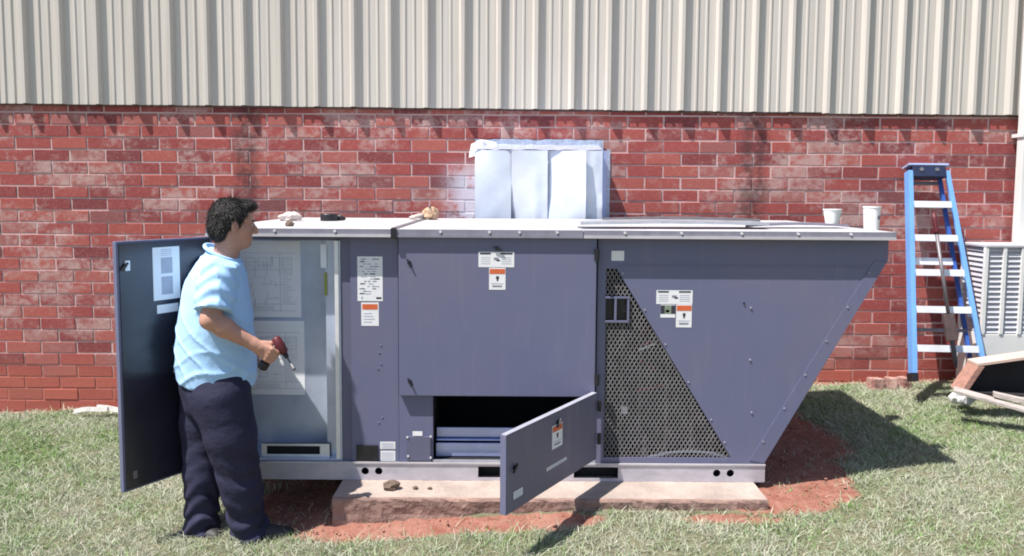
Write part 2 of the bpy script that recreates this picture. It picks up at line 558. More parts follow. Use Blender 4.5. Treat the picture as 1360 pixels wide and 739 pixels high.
def ground_material():
    m = bpy.data.materials.new('lawn_and_red_clay')
    m.use_nodes = True
    t = m.node_tree
    p = t.nodes['Principled BSDF']
    L = t.links.new
    pos = nm(t, 'ShaderNodeNewGeometry').outputs['Position']
    a = nm(t, 'ShaderNodeAttribute', attribute_name='dirt')
    n1, n2, n3 = noise(t, pos, 14, 6, 0.7), noise(t, pos, 60, 4, 0.7), noise(t, pos, 2.2, 4)
    turf = mix_col(t, n1, (0.08, 0.085, 0.045), (0.26, 0.235, 0.16))  # dark end puts the shade between blades into the turf colour
    clay = mix_col(t, smoothstep(t, n1, 0.3, 0.7), (0.23, 0.088, 0.062), (0.35, 0.17, 0.13))
    clay = mix_col(t, math_node(t, 'MULTIPLY', smoothstep(t, n3, 0.45, 0.7), 0.5), clay, (0.38, 0.22, 0.175))
    clay = mix_col(t, math_node(t, 'MULTIPLY', smoothstep(t, n2, 0.55, 0.75), 0.4), clay, (0.18, 0.07, 0.05))
    fac = smoothstep(t, math_node(t, 'ADD', a.outputs['Fac'], math_node(t, 'MULTIPLY', math_node(t, 'SUBTRACT', n1, 0.5), 0.7)), 0.3, 0.6)
    L(mix_col(t, fac, turf, clay), p.inputs['Base Color'])
    p.inputs['Roughness'].default_value = 0.95
    p.inputs['Specular IOR Level'].default_value = 0.15
    bp = nm(t, 'ShaderNodeBump')
    bp.inputs['Strength'].default_value = 0.9
    bp.inputs['Distance'].default_value = 0.02
    L(math_node(t, 'ADD', n1, math_node(t, 'MULTIPLY', n2, 0.4)), bp.inputs['Height'])
    L(bp.outputs[0], p.inputs['Normal'])
    return m


gm = np_mesh('ground', vs, q, mats=[ground_material()], smooth=True)
attr(gm, 'dirt', DM.reshape(-1))
tag(link('ground', gm), kind='structure')


def surf(x, y):
    return float(ground_z(np.array([x]), np.array([y]))[0])


# ------------------------------------------------------------------ brick wall
def wall():
    BL, BH, J = 0.3048, 0.1030, 0.0130
    ztop = at(680, 148, D_WALL).z + 0.06
    zline = at(680, 169.5, D_WALL).z       # a measured bed joint
    x_ref = at(67, 168, D_WALL).x
    root = empty('brick_wall', (0, D_WALL, 0.0), 'long weathered red brick wall with chalky white stains behind the grey unit', 'brick wall')
    x0w, x1w = -7.2, 7.2
    z_bottom = -0.35
    mb = MB().box(x0w, x1w, D_WALL + 0.0026, D_WALL + 0.22, z_bottom, ztop)
    build('mortar_bed', mb, M_MORTAR, root)
    k_top = math.ceil((ztop - zline) / BH)
    rows = []
    k = k_top
    while zline + k * BH > z_bottom:
        rows.append(k)
        k -= 1
    cand = []
    for k in rows:
        z0, z1 = zline + (k - 1) * BH + J / 2, zline + k * BH - J / 2
        z1 = min(z1, ztop)
        if z1 - z0 < 0.02:
            continue
        off = 0.0 if k % 2 == 1 else BL / 2
        n = 0
        for i in range(-30, 32):
            xa = x_ref + off + i * BL + J / 2
            xb = xa + BL - J
            if xb > x1w or xa < x0w:
                continue
            cand.append((k, xa, xb, z0, z1))

    def uv(x, z):
        P = Vector((x, D_WALL, z)) - Vector((0, 0, CAM_Z))
        w = P.dot(_f)
        return CX + F_PX * P.dot(R_) / w, CY - F_PX * P.dot(U_) / w

    def score(c):
        k, xa, xb, z0, z1 = c
        u, v = uv((xa + xb) / 2, (z0 + z1) / 2)
        inside = -20 < u < 1358 and -10 < v < 545
        if not inside:
            return 0
        hid = (v > 286 and 230 < u < 1100) or (v > 320 and 160 < u < 1130 - (v - 330) * 0.45) or (635 < u < 800 and 195 < v < 290) \
            or (1300 < u and v > 332) or (v > 500 and u > 500)
        return 0.2 if hid else 1.0 + 0.001 * (z0)
    order = sorted(cand, key=lambda c: -score(c))
    singles = [c for c in order[:298] if score(c) >= 0.9]
    rest = [c for c in cand if c not in set(singles)]
    # a few slightly different brick meshes shared by all
    meshes = {}

    def brick_mesh(var, h):
        key = (var, round(h, 3))
        if key in meshes:
            return meshes[key]
        r = random.Random(var * 31)
        L, H, D = BL - J, h, 0.055
        c = 0.0022
        def j():
            return r.uniform(-0.0022, 0.0022)
        fr = [(-L / 2 + c + j(), -c, -H / 2 + c + j()), (L / 2 - c + j(), -c, -H / 2 + c + j()), (L / 2 - c + j(), -c, H / 2 - c + j()), (-L / 2 + c + j(), -c, H / 2 - c + j())]
        md = [(-L / 2 + j(), 0.002, -H / 2 + j()), (L / 2 + j(), 0.002, -H / 2 + j()), (L / 2 + j(), 0.002, H / 2 + j()), (-L / 2 + j(), 0.002, H / 2 + j())]
        bk = [(x, D, z) for x, _, z in md]
        vs_ = fr + md + bk
        fs_ = [(0, 1, 2, 3)]
        for a, b in ((0, 4), (4, 8)):
            fs_ += [(a + (i + 1) % 4, a + i, b + i, b + (i + 1) % 4) for i in range(4)]
        me = bpy.data.meshes.new('brick')
        me.from_pydata(vs_, [], fs_)
        me.materials.append(M_BRICK)
        attr(me, 'tone', [0.0] * len(vs_))
        meshes[key] = me
        return me
    for k, xa, xb, z0, z1 in singles:
        o = link('brick', brick_mesh(random.randrange(9), z1 - z0), root)
        o.location = ((xa + xb) / 2, random.uniform(-0.003, 0.003), (z0 + z1) / 2)
    mb = MB()
    tone = []
    for k, xa, xb, z0, z1 in rest:
        me = brick_mesh(random.randrange(9), z1 - z0)
        dy = random.uniform(-0.003, 0.003)
        tn = random.random()
        mb.add([(v.co.x + (xa + xb) / 2, v.co.y + D_WALL + dy, v.co.z + (z0 + z1) / 2) for v in me.vertices],
               [tuple(p.vertices) for p in me.polygons])
        tone += [tn] * len(me.vertices)
    me = bpy.data.meshes.new('bricks_behind')
    me.from_pydata([(x, y - D_WALL, z) for x, y, z in mb.v], [], mb.f)
    me.materials.append(M_BRICK)
    attr(me, 'tone', tone)
    o = link('brickwork', me, root)
    o['kind'] = 'stuff'
    return ztop - 0.06


Z_BRICK_TOP = wall()


# ------------------------------------------------------------------ ribbed metal siding
def siding():
    d = D_WALL - 0.028
    P = 0.3048
    x_rib = at(33.5, 60, d).x
    z0, z1 = Z_BRICK_TOP + 0.012, 3.75
    root = empty('metal_siding', (0, d, z0), 'cream painted metal siding with upright ribs above the brick wall', 'metal siding')
    prof = [(-0.036, 0), (-0.016, -0.042), (0.010, -0.042), (0.026, 0), (0.108, 0), (0.114, -0.008), (0.126, -0.008), (0.134, 0),
            (0.186, 0), (0.192, -0.008), (0.204, -0.008), (0.212, 0)]
    k0 = -8
    for n in range(16):
        pts = []
        for j in range(3):
            xb = x_rib + (k0 + n * 3 + j) * P
            dent = random.uniform(-0.002, 0.002)
            pts += [(xb + a, d + b + (dent if b == 0 else 0)) for a, b in prof]
        pts.append((x_rib + (k0 + n * 3 + 3) * P - 0.0365, d - 0.0005))
        if pts[-1][0] < -6.5 or pts[0][0] > 6.6:
            continue
        mb = MB()
        zs = [z0 + random.uniform(-0.003, 0.003) - 0.0057 * pts[5][0], z0 + 0.8, z0 + 1.6, z1]
        N = len(pts)
        v_ = [(x + (random.uniform(-0.002, 0.002) if 0 < i < 3 else 0), y, z) for i, z in enumerate(zs) for x, y in pts]
        v_ += [(x, y + 0.0015, z) for z in zs for x, y in pts]
        nz = len(zs)
        f_ = []
        for i in range(nz - 1):
            for a in range(N - 1):
                f_.append((i * N + a, i * N + a + 1, (i + 1) * N + a + 1, (i + 1) * N + a))
                b = nz * N
                f_.append((b + i * N + a + 1, b + i * N + a, b + (i + 1) * N + a, b + (i + 1) * N + a + 1))
        for a in range(N - 1):
            f_.append((a + 1, a, nz * N + a, nz * N + a + 1))
        mb.add(v_, f_)
        build('siding_panel', mb, M_SIDING, root)
    build('base_flashing_shadow', MB().obox((-6.6, d + 0.004, z0 - 0.010 + 0.0376), (13.2, 0, -0.0752), (0, 0.018, 0), (0, 0, 0.06)), M_FLASH_SHADOW, root)  # dark strip standing in for the shadow line under the siding
    build('backing_wall', MB().box(-6.6, 6.6, d + 0.03, D_WALL + 0.2, z0 + 0.10, z1), M_FLASH_SHADOW, root)


siding()

# white downspout at the right end of the view
xs = at(1351, 100, 6.3).x + 0.055
zg = surf(xs, 6.3)
root = empty('downspout', (xs + 0.055, 6.32, zg), 'white rainwater downspout at the right end of the brick wall', 'downspout')
mb = MB().box(xs, xs + 0.11, 6.26, 6.34, zg - 0.05, 3.7)
build('pipe', mb, M_CONDW, root, bevel=0.006)
for z in (0.9, 2.3):
    build('strap', MB().box(xs - 0.012, xs + 0.122, 6.255, 6.395, z, z + 0.03), M_CONDW, root, bevel=0.002)


# ------------------------------------------------------------------ concrete pad
def pad():
    xa, xb = at(441, 668, 3.9).x, at(1021, 666, 3.9).x
    root_loc = ((xa + xb) / 2, 4.8, ZP - 0.16)
    root = empty('concrete_pad', root_loc, 'clay stained concrete slab under the grey unit', 'concrete pad')
    mb = MB()
    nx_ = 70
    y0, y1 = at(680, 664, 3.9).y, 5.9
    prof = [(0.0, 0.0), (0.012, -0.004), (0.018, -0.014), (0.018, -0.05), (0.016, -0.09), (0.020, -0.125), (0.022, -0.22)]
    v_, f_ = [], []
    for i in range(nx_ + 1):
        x = xa + (xb - xa) * i / nx_
        for j, (o, dz) in enumerate(prof):
            jit = random.uniform(-0.003, 0.003)
            bite = 0.006 * max(0, math.sin(x * 9.0) * math.sin(x * 23 + 1)) if j in (3, 4) else 0
            v_.append((x, y0 - o + jit + bite + 0.018, ZP + dz + (random.uniform(-0.002, 0.002) if j > 1 else 0)))
    n = len(prof)
    for i in range(nx_):
        for j in range(n - 1):
            f_.append((i * n + j, (i + 1) * n + j, (i + 1) * n + j + 1, i * n + j + 1))
    mb.add(v_, f_, 1)
    b = len(mb.v)
    # top sheet joins the front edge
    ys = [None, y0 + 0.1, y0 + 0.2, y1]
    tv, tf = [], []
    for i in range(nx_ + 1):
        x = xa + (xb - xa) * i / nx_
        for k, y in enumerate(ys):
            tv.append(v_[i * n] if k == 0 else (x, y, ZP + (random.uniform(-0.002, 0.0) if k < 3 else 0)))
    for i in range(nx_):
        for k in range(3):
            tf.append((i * 4 + k, i * 4 + k + 1, (i + 1) * 4 + k + 1, (i + 1) * 4 + k))
    mb.add(tv, tf, 0)
    for x in (xa, xb):
        mb.add([(x, y0, ZP), (x, y1, ZP), (x, y1, ZP - 0.22), (x, y0, ZP - 0.22)], [(0, 1, 2, 3)], 1)
    mb.add([(xa, y1, ZP), (xb, y1, ZP), (xb, y1, ZP - 0.22), (xa, y1, ZP - 0.22)], [(0, 1, 2, 3)], 1)
    build('slab', mb, [M_CONC, M_CONC_SIDE], root)


pad()


# ------------------------------------------------------------------ air conditioning unit
class Frame:
    """a flat panel frame: origin, along (unit), outward normal; prints and stickers are laid on it"""
    def __init__(s, o, e, n):
        s.o, s.e, s.n = Vector(o), Vector(e).normalized(), Vector(n).normalized()

    def quad(s, mb, a0, a1, z0, z1, out, t=0.0, mi=0):
        o = s.o + s.e * a0 + s.n * out
        o.z = z0
        mb.obox(o, s.e * (a1 - a0), s.n * max(t, 0.0006), (0, 0, z1 - z0), mi)


FRONT = lambda d: Frame((0, d, 0), (1, 0, 0), (0, -1, 0))
LM = None


def sticker(parent, fr, a0, a1, z0, z1, style, name='sticker', out=0.0):
    mats = [M_WHITE, M_ORANGE, M_INK, M_INKD, M_INKL, M_GREENY]
    mb = MB()
    w, h = a1 - a0, z1 - z0
    fr.quad(mb, a0, a1, z0, z1, out + 0.0004, 0.0008, 0)
    o2 = out + 0.0014

    def r(x0, x1, y0, y1, mi):
        fr.quad(mb, a0 + x0 * w, a0 + x1 * w, z0 + y0 * h, z0 + y1 * h, o2, 0.0004, mi)
    if style == 'warn':
        r(0.03, 0.97, 0.72, 0.95, 1)
        r(0.42, 0.60, 0.50, 0.62, 3); r(0.46, 0.56, 0.40, 0.52, 3)
        r(0.14, 0.86, 0.27, 0.30, 4); r(0.2, 0.8, 0.13, 0.20, 2)
    elif style == 'warn_text':
        r(0.06, 0.94, 0.70, 0.93, 1)
        for k in range(4):
            r(0.14, 0.60 + 0.08 * (k % 3), 0.52 - k * 0.12, 0.55 - k * 0.12, 4)
    elif style == 'wide':
        r(0.04, 0.34, 0.84, 0.95, 3); r(0.62, 0.95, 0.84, 0.95, 3)
        r(0.43, 0.56, 0.48, 0.64, 2); r(0.50, 0.60, 0.40, 0.50, 3)
        for k in range(4):
            r(0.07, 0.33, 0.64 - k * 0.14, 0.67 - k * 0.14, 4); r(0.64, 0.92, 0.64 - k * 0.14, 0.67 - k * 0.14, 4)
    elif style == 'data':
        for k in range(15):
            y = 0.93 - k * 0.055
            for _ in range(3):
                x = random.uniform(0.06, 0.7)
                r(x, x + random.uniform(0.08, 0.24), y, y + 0.02, 4 if k % 3 else 2)
        r(0.74, 0.95, 0.05, 0.09, 3); r(0.16, 0.20, 0.05, 0.10, 2)
    elif style == 'lines':
        for k in range(4):
            r(0.1, 0.9, 0.75 - k * 0.2, 0.82 - k * 0.2, 4)
    elif style == 'pictures':
        r(0.0, 0.28, 0.3, 0.95, 3); r(0.28, 0.72, 0.3, 0.95, 5); r(0.72, 1.0, 0.3, 0.95, 3); r(0.35, 0.6, 0.4, 0.6, 2)
    elif style == 'dash':
        for k in range(9):
            r(0.05 + k * 0.10, 0.12 + k * 0.10, 0.25, 0.75, 4)
    return build(name, mb, mats, parent)


def plate_hole(mb, cx, cz, hw, hh, r, y0, t, n=16):
    """rectangular plate in the x,z plane with a round hole, thickness t behind y0"""
    circ, sq = [], []
    for k in range(n):
        a = 2 * PI * k / n + PI / n
        c, s_ = math.cos(a), math.sin(a)
        circ.append((cx + r * c, cz + r * s_))
        m = min(hw / abs(c) if abs(c) > 1e-6 else 9, hh / abs(s_) if abs(s_) > 1e-6 else 9)
        sq.append((cx + m * c, cz + m * s_))
    # force the corners
    for sx_, sz_ in ((1, 1), (-1, 1), (-1, -1), (1, -1)):
        i = min(range(n), key=lambda k: (sq[k][0] - cx - sx_ * hw) ** 2 + (sq[k][1] - cz - sz_ * hh) ** 2)
        sq[i] = (cx + sx_ * hw, cz + sz_ * hh)
    v_ = [(x, y0, z) for x, z in circ] + [(x, y0, z) for x, z in sq] + [(x, y0 + t, z) for x, z in circ]
    f_ = []
    for k in range(n):
        k2 = (k + 1) % n
        f_ += [(k, k2, n + k2, n + k), (k, 2 * n + k, 2 * n + k2, k2)]
    mb.add(v_, f_)


def unit():
    d = D0
    X = lambda u, v=460, dd=d: at(u, v, dd).x
    Z = lambda v, dd=d: at(680, v, dd).z
    xl, xr = X(289), X(1015, 625)
    x_hood = X(1180, 330)
    z_roof = at(680, 305.5, d - 0.055).z
    z_lip = at(680, 316, d - 0.055).z
    zb0, zb1 = ZP, Z(614.5)
    yb = 5.72
    root = empty('air_conditioning_unit', ((xl + xr) / 2, (d + yb) / 2, ZP),
                 'large grey packaged air conditioning unit with two doors open on a concrete slab', 'air conditioner')
    # base rail: channel with slots and lifting holes
    y = d - 0.012
    rail = MB()
    holes = [(X(485, 627, y), Z(627, y)), (X(503, 627, y), Z(627, y)), (X(952, 628, y), Z(627, y)), (X(970, 628, y), Z(627, y))]
    slots = [(X(635, 627, y), X(674, 627, y)), (X(762, 627, y), X(821, 627, y))]
    r_h = 0.0215
    cuts = sorted([(hx - 0.032, hx + 0.032, 'h', hx, hz) for hx, hz in holes] + [(a, b, 's', 0, 0) for a, b in slots])
    x = xl
    zm0, zm1 = zb0 + 0.017, zb1 - 0.020
    for a, b, kind, hx, hz in cuts:
        rail.box(x, a, y, y + 0.004, zb0, zb1)
        if kind == 'h':
            zc = (zb0 + zb1) / 2
            plate_hole(rail, hx, zc, 0.032, (zb1 - zb0) / 2, r_h, y, 0.004)
        else:
            rail.box(a, b, y, y + 0.004, zb0, zm0)
            rail.box(a, b, y, y + 0.004, zm1, zb1)
        x = b
    rail.box(x, xr, y, y + 0.004, zb0, zb1)
    rail.box(xl, xr, y + 0.005, y + 0.06, zb1 - 0.004, zb1)
    rail.box(xl, xr, y + 0.005, y + 0.03, zb0, zb0 + 0.003)
    build('base_rail', rail, M_RAIL, root)
    rb = MB().box(xl, xl + 0.004, y + 0.061, yb, zb0, zb1).box(xr - 0.004, xr, y + 0.061, yb, zb0, zb1).box(xl, xr, yb, yb + 0.004, zb0, zb1)
    build('base_frame', rb, M_RAIL, root)
    build('rail_cavity_shade', MB().box(xl + 0.02, xr - 0.02, y + 0.07, y + 0.09, zb0 + 0.004, zb1 - 0.006), M_DARK, root)  # dark sheet standing in for the shade inside the rail
    z0 = zb1 + 0.003
    zt = z_lip + 0.01
    # bright turned lip along the rail
    build('rail_lip', MB().box(X(355, 612), xr, d - 0.018, d - 0.0125, zb1 - 0.006, zb1 + 0.004), M_ROOF, root)
    # ---- compartment A (left, door open)
    xa1 = X(453, 470)
    x_li = X(428, 470, d + 0.1)
    build('side_panel', MB().box(xl, xl + 0.02, d, yb, z0, zt), M_PAINT, root)
    dA = d + 0.16
    liner = build('compartment_liner', MB().box(xl + 0.02, xa1, dA, dA + 0.01, z0, zt), M_GALV_IN, root)
    build('compartment_floor', MB().box(xl + 0.021, xa1, d + 0.005, dA - 0.001, z0, z0 + 0.012), M_GALV_IN, root)
    build('compartment_header', MB().box(xl + 0.021, xa1, d + 0.012, dA - 0.001, zt - 0.035, zt - 0.002), M_PAINT_D, root)
    post = MB()
    xj0, xj1 = X(431, 470), X(446, 470)
    post.box(xj0, xj1, d + 0.06, d + 0.075, z0 + 0.013, zt - 0.036)
    post.box(xj1, xj1 + 0.004, d + 0.003, d + 0.075, z0 + 0.013, zt - 0.036)
    post.box(xj0 - 0.004, xj0, d + 0.06, dA - 0.001, z0 + 0.013, zt - 0.036)
    post.box(xj1 + 0.004, xa1, d + 0.003, d + 0.008, z0 + 0.013, zt - 0.036)
    build('door_jamb', post, M_GALV_IN, root)
    build('jamb_edge', MB().box(X(445.5), X(450.5), d - 0.004, d + 0.002, z0 + 0.013, zt - 0.036), M_ALU, root)
    # slotted sill plate low in the compartment
    sp = MB()
    sx0, sx1 = X(345, 600), X(436, 600)
    za, zb = Z(611), Z(594)
    yp = d + 0.03
    sp.box(sx0, sx1, yp, yp + 0.004, za, za + 0.014).box(sx0, sx1, yp, yp + 0.004, zb - 0.012, zb)
    sp.box(sx0, sx0 + 0.03, yp, yp + 0.004, za + 0.014, zb - 0.012).box(sx1 - 0.055, sx1, yp, yp + 0.004, za + 0.014, zb - 0.012)
    build('slotted_plate', sp, M_ALU, root)
    build('plate_shadow_box', MB().box(sx0, sx1, yp + 0.02, yp + 0.03, za, zb - 0.004), M_DARK, root)  # black sheet that paints the shade behind the plate's slot
    # wiring diagrams on the liner
    frA = FRONT(dA)

    def diagram(u0, v0, u1, v1, seed):
        r_ = random.Random(seed)
        a0, a1 = at(u0, v0, dA).x, at(u1, v0, dA).x
        zz0, zz1 = at(u0, v1, dA).z, at(u0, v0, dA).z
        w, h = a1 - a0, zz1 - zz0
        mb = MB()
        frA.quad(mb, a0, a1, zz0, zz1, 0.001, 0.001, 0)
        def ln(x0, y0, x1, y1, mi=1):
            t = 0.0016
            frA.quad(mb, a0 + min(x0, x1) * w, a0 + max(x0, x1) * w + t, zz0 + min(y0, y1) * h, zz0 + max(y0, y1) * h + t, 0.0024, 0.0004, mi)
        for k in range(4):
            x, y_ = 0.1 + 0.2 * k, 0.9
            ln(x, 0.62, x, 0.78); ln(x, 0.78, x + 0.15, 0.78); ln(x + 0.15, 0.55, x + 0.15, 0.78); ln(x, 0.62, x + 0.15, 0.62)
        ln(0.05, 0.84, 0.92, 0.84); ln(0.05, 0.08, 0.92, 0.08); ln(0.66, 0.08, 0.66, 0.84); ln(0.05, 0.17, 0.92, 0.17)
        for k in range(26):
            x, y_ = r_.uniform(0.08, 0.6), r_.uniform(0.2, 0.8)
            if r_.random() < 0.5:
                ln(x, y_, x + r_.uniform(0.05, 0.25), y_)
            else:
                ln(x, y_, x, y_ - r_.uniform(0.04, 0.12))
        for k in range(22):
            y_ = 0.19 + k * 0.028
            ln(0.69, y_, 0.69 + r_.uniform(0.08, 0.2), y_)
        for k in range(3):
            ln(0.1, 0.1 + k * 0.02, 0.55, 0.1 + k * 0.02)
        build('wiring_diagram', mb, [M_PAPER, M_INKL], root)
    diagram(318, 320, 399, 421, 3)
    diagram(330, 426, 404, 524, 5)
    mb = MB()
    ua, ub = at(425.5, 330, d + 0.05).x, at(433.5, 330, d + 0.05).x
    f2 = FRONT(d + 0.055)
    f2.quad(mb, ua, ub, at(425, 356, d + 0.05).z, at(425, 325, d + 0.05).z, 0.001, 0.001, 0)
    f2.quad(mb, ua + 0.018, ub, at(425, 393, d + 0.05).z, at(425, 362, d + 0.05).z, 0.001, 0.001, 1)
    build('jamb_label', mb, [M_PAPER, M_YELLOW], root)
    # ---- panel B
    xb0, xb1 = xa1 + 0.001, X(529, 460)
    pb = build('control_panel', MB().box(xb0 + 0.055, xb1, d, d + 0.03, z0, zt), M_PAINT, root)
    build('corner_post', MB().box(xb0, xb0 + 0.054, d + 0.008, d + 0.05, z0, zt), M_PAINT_D, root)
    fd = FRONT(d)
    def stk(par, fr, dd, u0, v0, u1, v1, style, **k):
        p0, p1 = at(u0, v1, dd), at(u1, v0, dd)
        return sticker(par, fr, p0.x, p1.x, p0.z, p1.z, style, **k)
    stk(pb, fd, d, 475, 341, 508, 400, 'data')
    stk(pb, fd, d, 480, 402, 503, 433, 'warn_text')
    for v in (459, 469, 484, 490, 562, 555):
        p = at(505 + random.uniform(-3, 3), v, d)
        build('screw', MB().lathe([(0, 0.004), (0.004, 0.003), (0.006, 0)], (0, 0, 0), 8), M_PAINT_D, pb, world_coords=False).matrix_local = \
            Matrix.Translation(p - worldloc(pb)) @ Matrix.Rotation(PI / 2, 4, 'X')
    p0, p1 = at(474, 612, d), at(502, 591, d)
    bk = MB().box(p0.x, p1.x, d - 0.012, d - 0.001, p0.z, p1.z)
    build('knockout_cover', bk, M_BLACK, pb, bevel=0.003)
    stk(pb, fd, d, 505, 587, 525, 596.5, 'lines')
    stk(pb, fd, d, 505, 599, 525, 612, 'lines')
    # ---- main access panel C, proud of its neighbours
    pr = 0.037
    xc0, xc1 = X(529.5, 420, d - pr), X(791.5, 420, d - pr)
    zc0, zc1 = at(680, 527, d - pr).z, zt + 0.002
    pc = build('access_panel', MB().box(xc0, xc1, d - pr, d + 0.02, zc0, zc1), M_PAINT, root, bevel=0.004)
    fc = FRONT(d - pr)
    stk(pc, fc, d - pr, 635.5, 335, 683, 355, 'wide')
    stk(pc, fc, d - pr, 649.5, 356, 671.5, 385, 'warn')

    def latch(par, p, n=Vector((0, -1, 0)), turn=0.4):
        mb = MB()
        rot = Vector((0, 0, 1)).rotation_difference(n).to_matrix()
        tmp = MB().lathe([(0.011, 0), (0.011, 0.006), (0.0, 0.007)], (0, 0, 0), 12)
        tmp.obox((-0.004, -0.028, 0.0062), (0.008, 0, 0), (0, 0.05, 0), (0, 0, 0.008))
        R2 = Matrix.Rotation(turn, 3, 'Z')
        mb.add([Vector(p) + rot @ (R2 @ Vector(v)) for v in tmp.v], tmp.f)
        build('latch', mb, M_BLACK, par)
    latch(pc, at(543.5, 349, d - pr), turn=0.5)
    latch(pc, at(544.5, 507, d - pr), turn=0.5)
    latch(pc, at(660, 330, d - pr), turn=1.2)

    def hinge(par, u, v0, v1, dd):
        a, b = at(u, v1, dd), at(u, v0, dd)
        mb = MB().box(a.x - 0.013, a.x + 0.013, dd - 0.014, dd - 0.001, a.z, b.z)
        mb.tube([(a.x, dd - 0.017, a.z - 0.002), (a.x, dd - 0.017, b.z + 0.002)], 0.009, 8)
        build('hinge', mb, M_BLACK, par)
    hinge(pc, 792.5, 331, 346, d - pr)
    hinge(pc, 792.5, 497, 511, d - pr)
    # ---- below panel C: small panel, opening and drain box
    xo0, xo1 = X(575, 570), X(791, 570)
    zo1 = zc0 - 0.004
    build('lower_side_panel', MB().box(xb1 + 0.002, xo0, d - 0.002, d + 0.03, z0, zo1), M_PAINT, root)
    p0, p1 = at(540, 612, d - 0.01), at(572, 580, d - 0.01)
    cb = build('drain_cover', MB().box(p0.x, p1.x, d - 0.014, d - 0.003, p0.z, p1.z), M_PAINT_D, root, bevel=0.002)
    stk(cb, FRONT(d - 0.014), d - 0.014, 548, 573, 561, 579, 'blank', out=0.0)
    for u, v in ((541, 581), (572, 580), (542, 606), (572, 608)):
        p = at(u, v, d - 0.014)
        build('screw', MB().tube([(p.x, d - 0.018, p.z), (p.x, d - 0.012, p.z)], 0.006, 8), M_ALU, cb)
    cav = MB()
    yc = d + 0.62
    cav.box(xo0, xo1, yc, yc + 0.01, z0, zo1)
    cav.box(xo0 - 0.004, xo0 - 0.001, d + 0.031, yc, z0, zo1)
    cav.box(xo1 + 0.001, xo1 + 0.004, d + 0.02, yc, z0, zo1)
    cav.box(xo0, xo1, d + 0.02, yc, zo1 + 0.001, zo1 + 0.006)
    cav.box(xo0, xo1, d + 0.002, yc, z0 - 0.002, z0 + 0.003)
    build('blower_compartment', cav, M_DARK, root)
    bl = MB()
    zq = Z(576)
    bl.box(xo0 + 0.01, xo1 - 0.03, d + 0.10, d + 0.115, Z(589), zq)
    bl.box(xo0 + 0.01, xo1 - 0.03, d + 0.06, d + 0.075, z0 + 0.008, Z(594))
    bl.box(xo0 + 0.01, xo1 - 0.03, d + 0.076, d + 0.114, Z(592), Z(590))
    build('blower_deck', bl, M_COILPAN, root, bevel=0.004)
    build('sill_strip', MB().box(xo0, xo1, d - 0.006, d + 0.0015, z0, z0 + 0.012), M_GALV, root)
    build('cross_tube', MB().tube([(xo0 + 0.02, d + 0.35, Z(543)), (xo1 - 0.05, d + 0.35, Z(543))], 0.008, 8), M_STEEL, root)
    # ---- lower door, swung out to the left front
    h_top, h_bot = at(793, 527.5, d - 0.03), at(793, 615, d - 0.03)
    hgt = h_top.z - h_bot.z
    lo, hi_ = 2.8, 4.1
    for _ in range(40):
        mid = (lo + hi_) / 2
        if at(672, 571.5, mid).z - at(672, 678, mid).z > hgt:
            hi_ = mid
        else:
            lo = mid
    fr_p = at(672, 625, lo)
    hp = Vector((h_top.x, d - 0.045, 0))
    fp_ = Vector((fr_p.x, lo, 0))
    zd0 = (h_bot.z + at(672, 678, lo).z) / 2
    zd1 = zd0 + hgt
    e = (hp - fp_)
    wd = e.length
    e.normalize()
    n = Vector((-e.y, e.x, 0))
    if n.y > 0:
        n = -n
    mb = MB()
    o = Vector((fp_.x, fp_.y, zd0))
    mb.obox(o, e * wd, -n * 0.028, (0, 0, hgt))
    ld = build('lower_door', mb, M_PAINT_D, root, bevel=0.004)
    ld['label'] = 'lower access door swung open toward the lawn'
    build('door_edge', MB().obox(o - e * 0.004 - n * 0.03 + Vector((0, 0, 0.004)), e * 0.0035, n * 0.032, (0, 0, hgt - 0.008)), M_PAINT, ld)
    build('door_top_edge', MB().obox(o + Vector((0, 0, hgt + 0.0005)) - n * 0.028, e * (wd - 0.01), n * 0.028, (0, 0, 0.003)), M_RIVET, ld)
    fl = Frame((fp_.x, fp_.y, 0), e, n)

    def loc(u, v):
        """intersect the sight line with the door plane -> (along, z)"""
        k = at(u, v, 1.0) - Vector((0, 0, CAM_Z))
        P0 = Vector((fp_.x, fp_.y, 0))
        C0 = Vector((0, 0, CAM_Z))
        t_ = (P0 - C0).xy.dot(n.xy) / k.xy.dot(n.xy)
        P = C0 + k * t_
        return (P - P0).xy.dot(e.xy), P.z
    (a0, za_), (a1, zb_) = loc(733, 598), loc(747, 560)
    sticker(ld, fl, a0, a1, za_, zb_, 'warn')
    (a0, za_), (a1, zb_) = loc(726, 622), loc(752, 611)
    sticker(ld, fl, a0, a1, min(za_, zb_) + 0.0, max(za_, zb_), 'dash')
    (a0, za_), (a1, zb_) = loc(682, 664), loc(694, 647)
    sticker(ld, fl, a0, a1, za_, zb_, 'lines')
    for (u, v) in ((740.5, 561), (682.5, 621)):
        aa, zz = loc(u, v)
        latch(ld, fl.o + e * aa + n * 0.001 + Vector((0, 0, zz)), n, 0.2)
    for v0, v1 in ((533, 546), (576, 590)):
        z_a, z_b = at(793, v1, d - 0.05).z, at(793, v0, d - 0.05).z
        build('hinge', MB().tube([(hp.x + 0.012, d - 0.05, z_a), (hp.x + 0.012, d - 0.05, z_b)], 0.011, 8), M_BLACK, ld)
    # ---- section D: side sheet with triangular mesh window
    xd0 = xc1 + 0.012
    def P(u, v):
        q_ = at(u, v, d)
        return (q_.x, q_.z)
    A, B, C_ = P(805, 357), P(819, 357), P(971, 607.5)
    Dp = P(805, 607.5)
    zt_ = zt
    out = [(xd0, z0), (xd0, zt_), (x_hood, zt_), (x_hood, P(1178, 346)[1]), (xr, z0)]
    side = MB()
    # strips round the triangular window, butted edge to edge
    side.prism_y([(xd0, z0), (A[0], z0), (A[0], zt_), (xd0, zt_)], d, d + 0.006)
    zk_ = out[3][1]
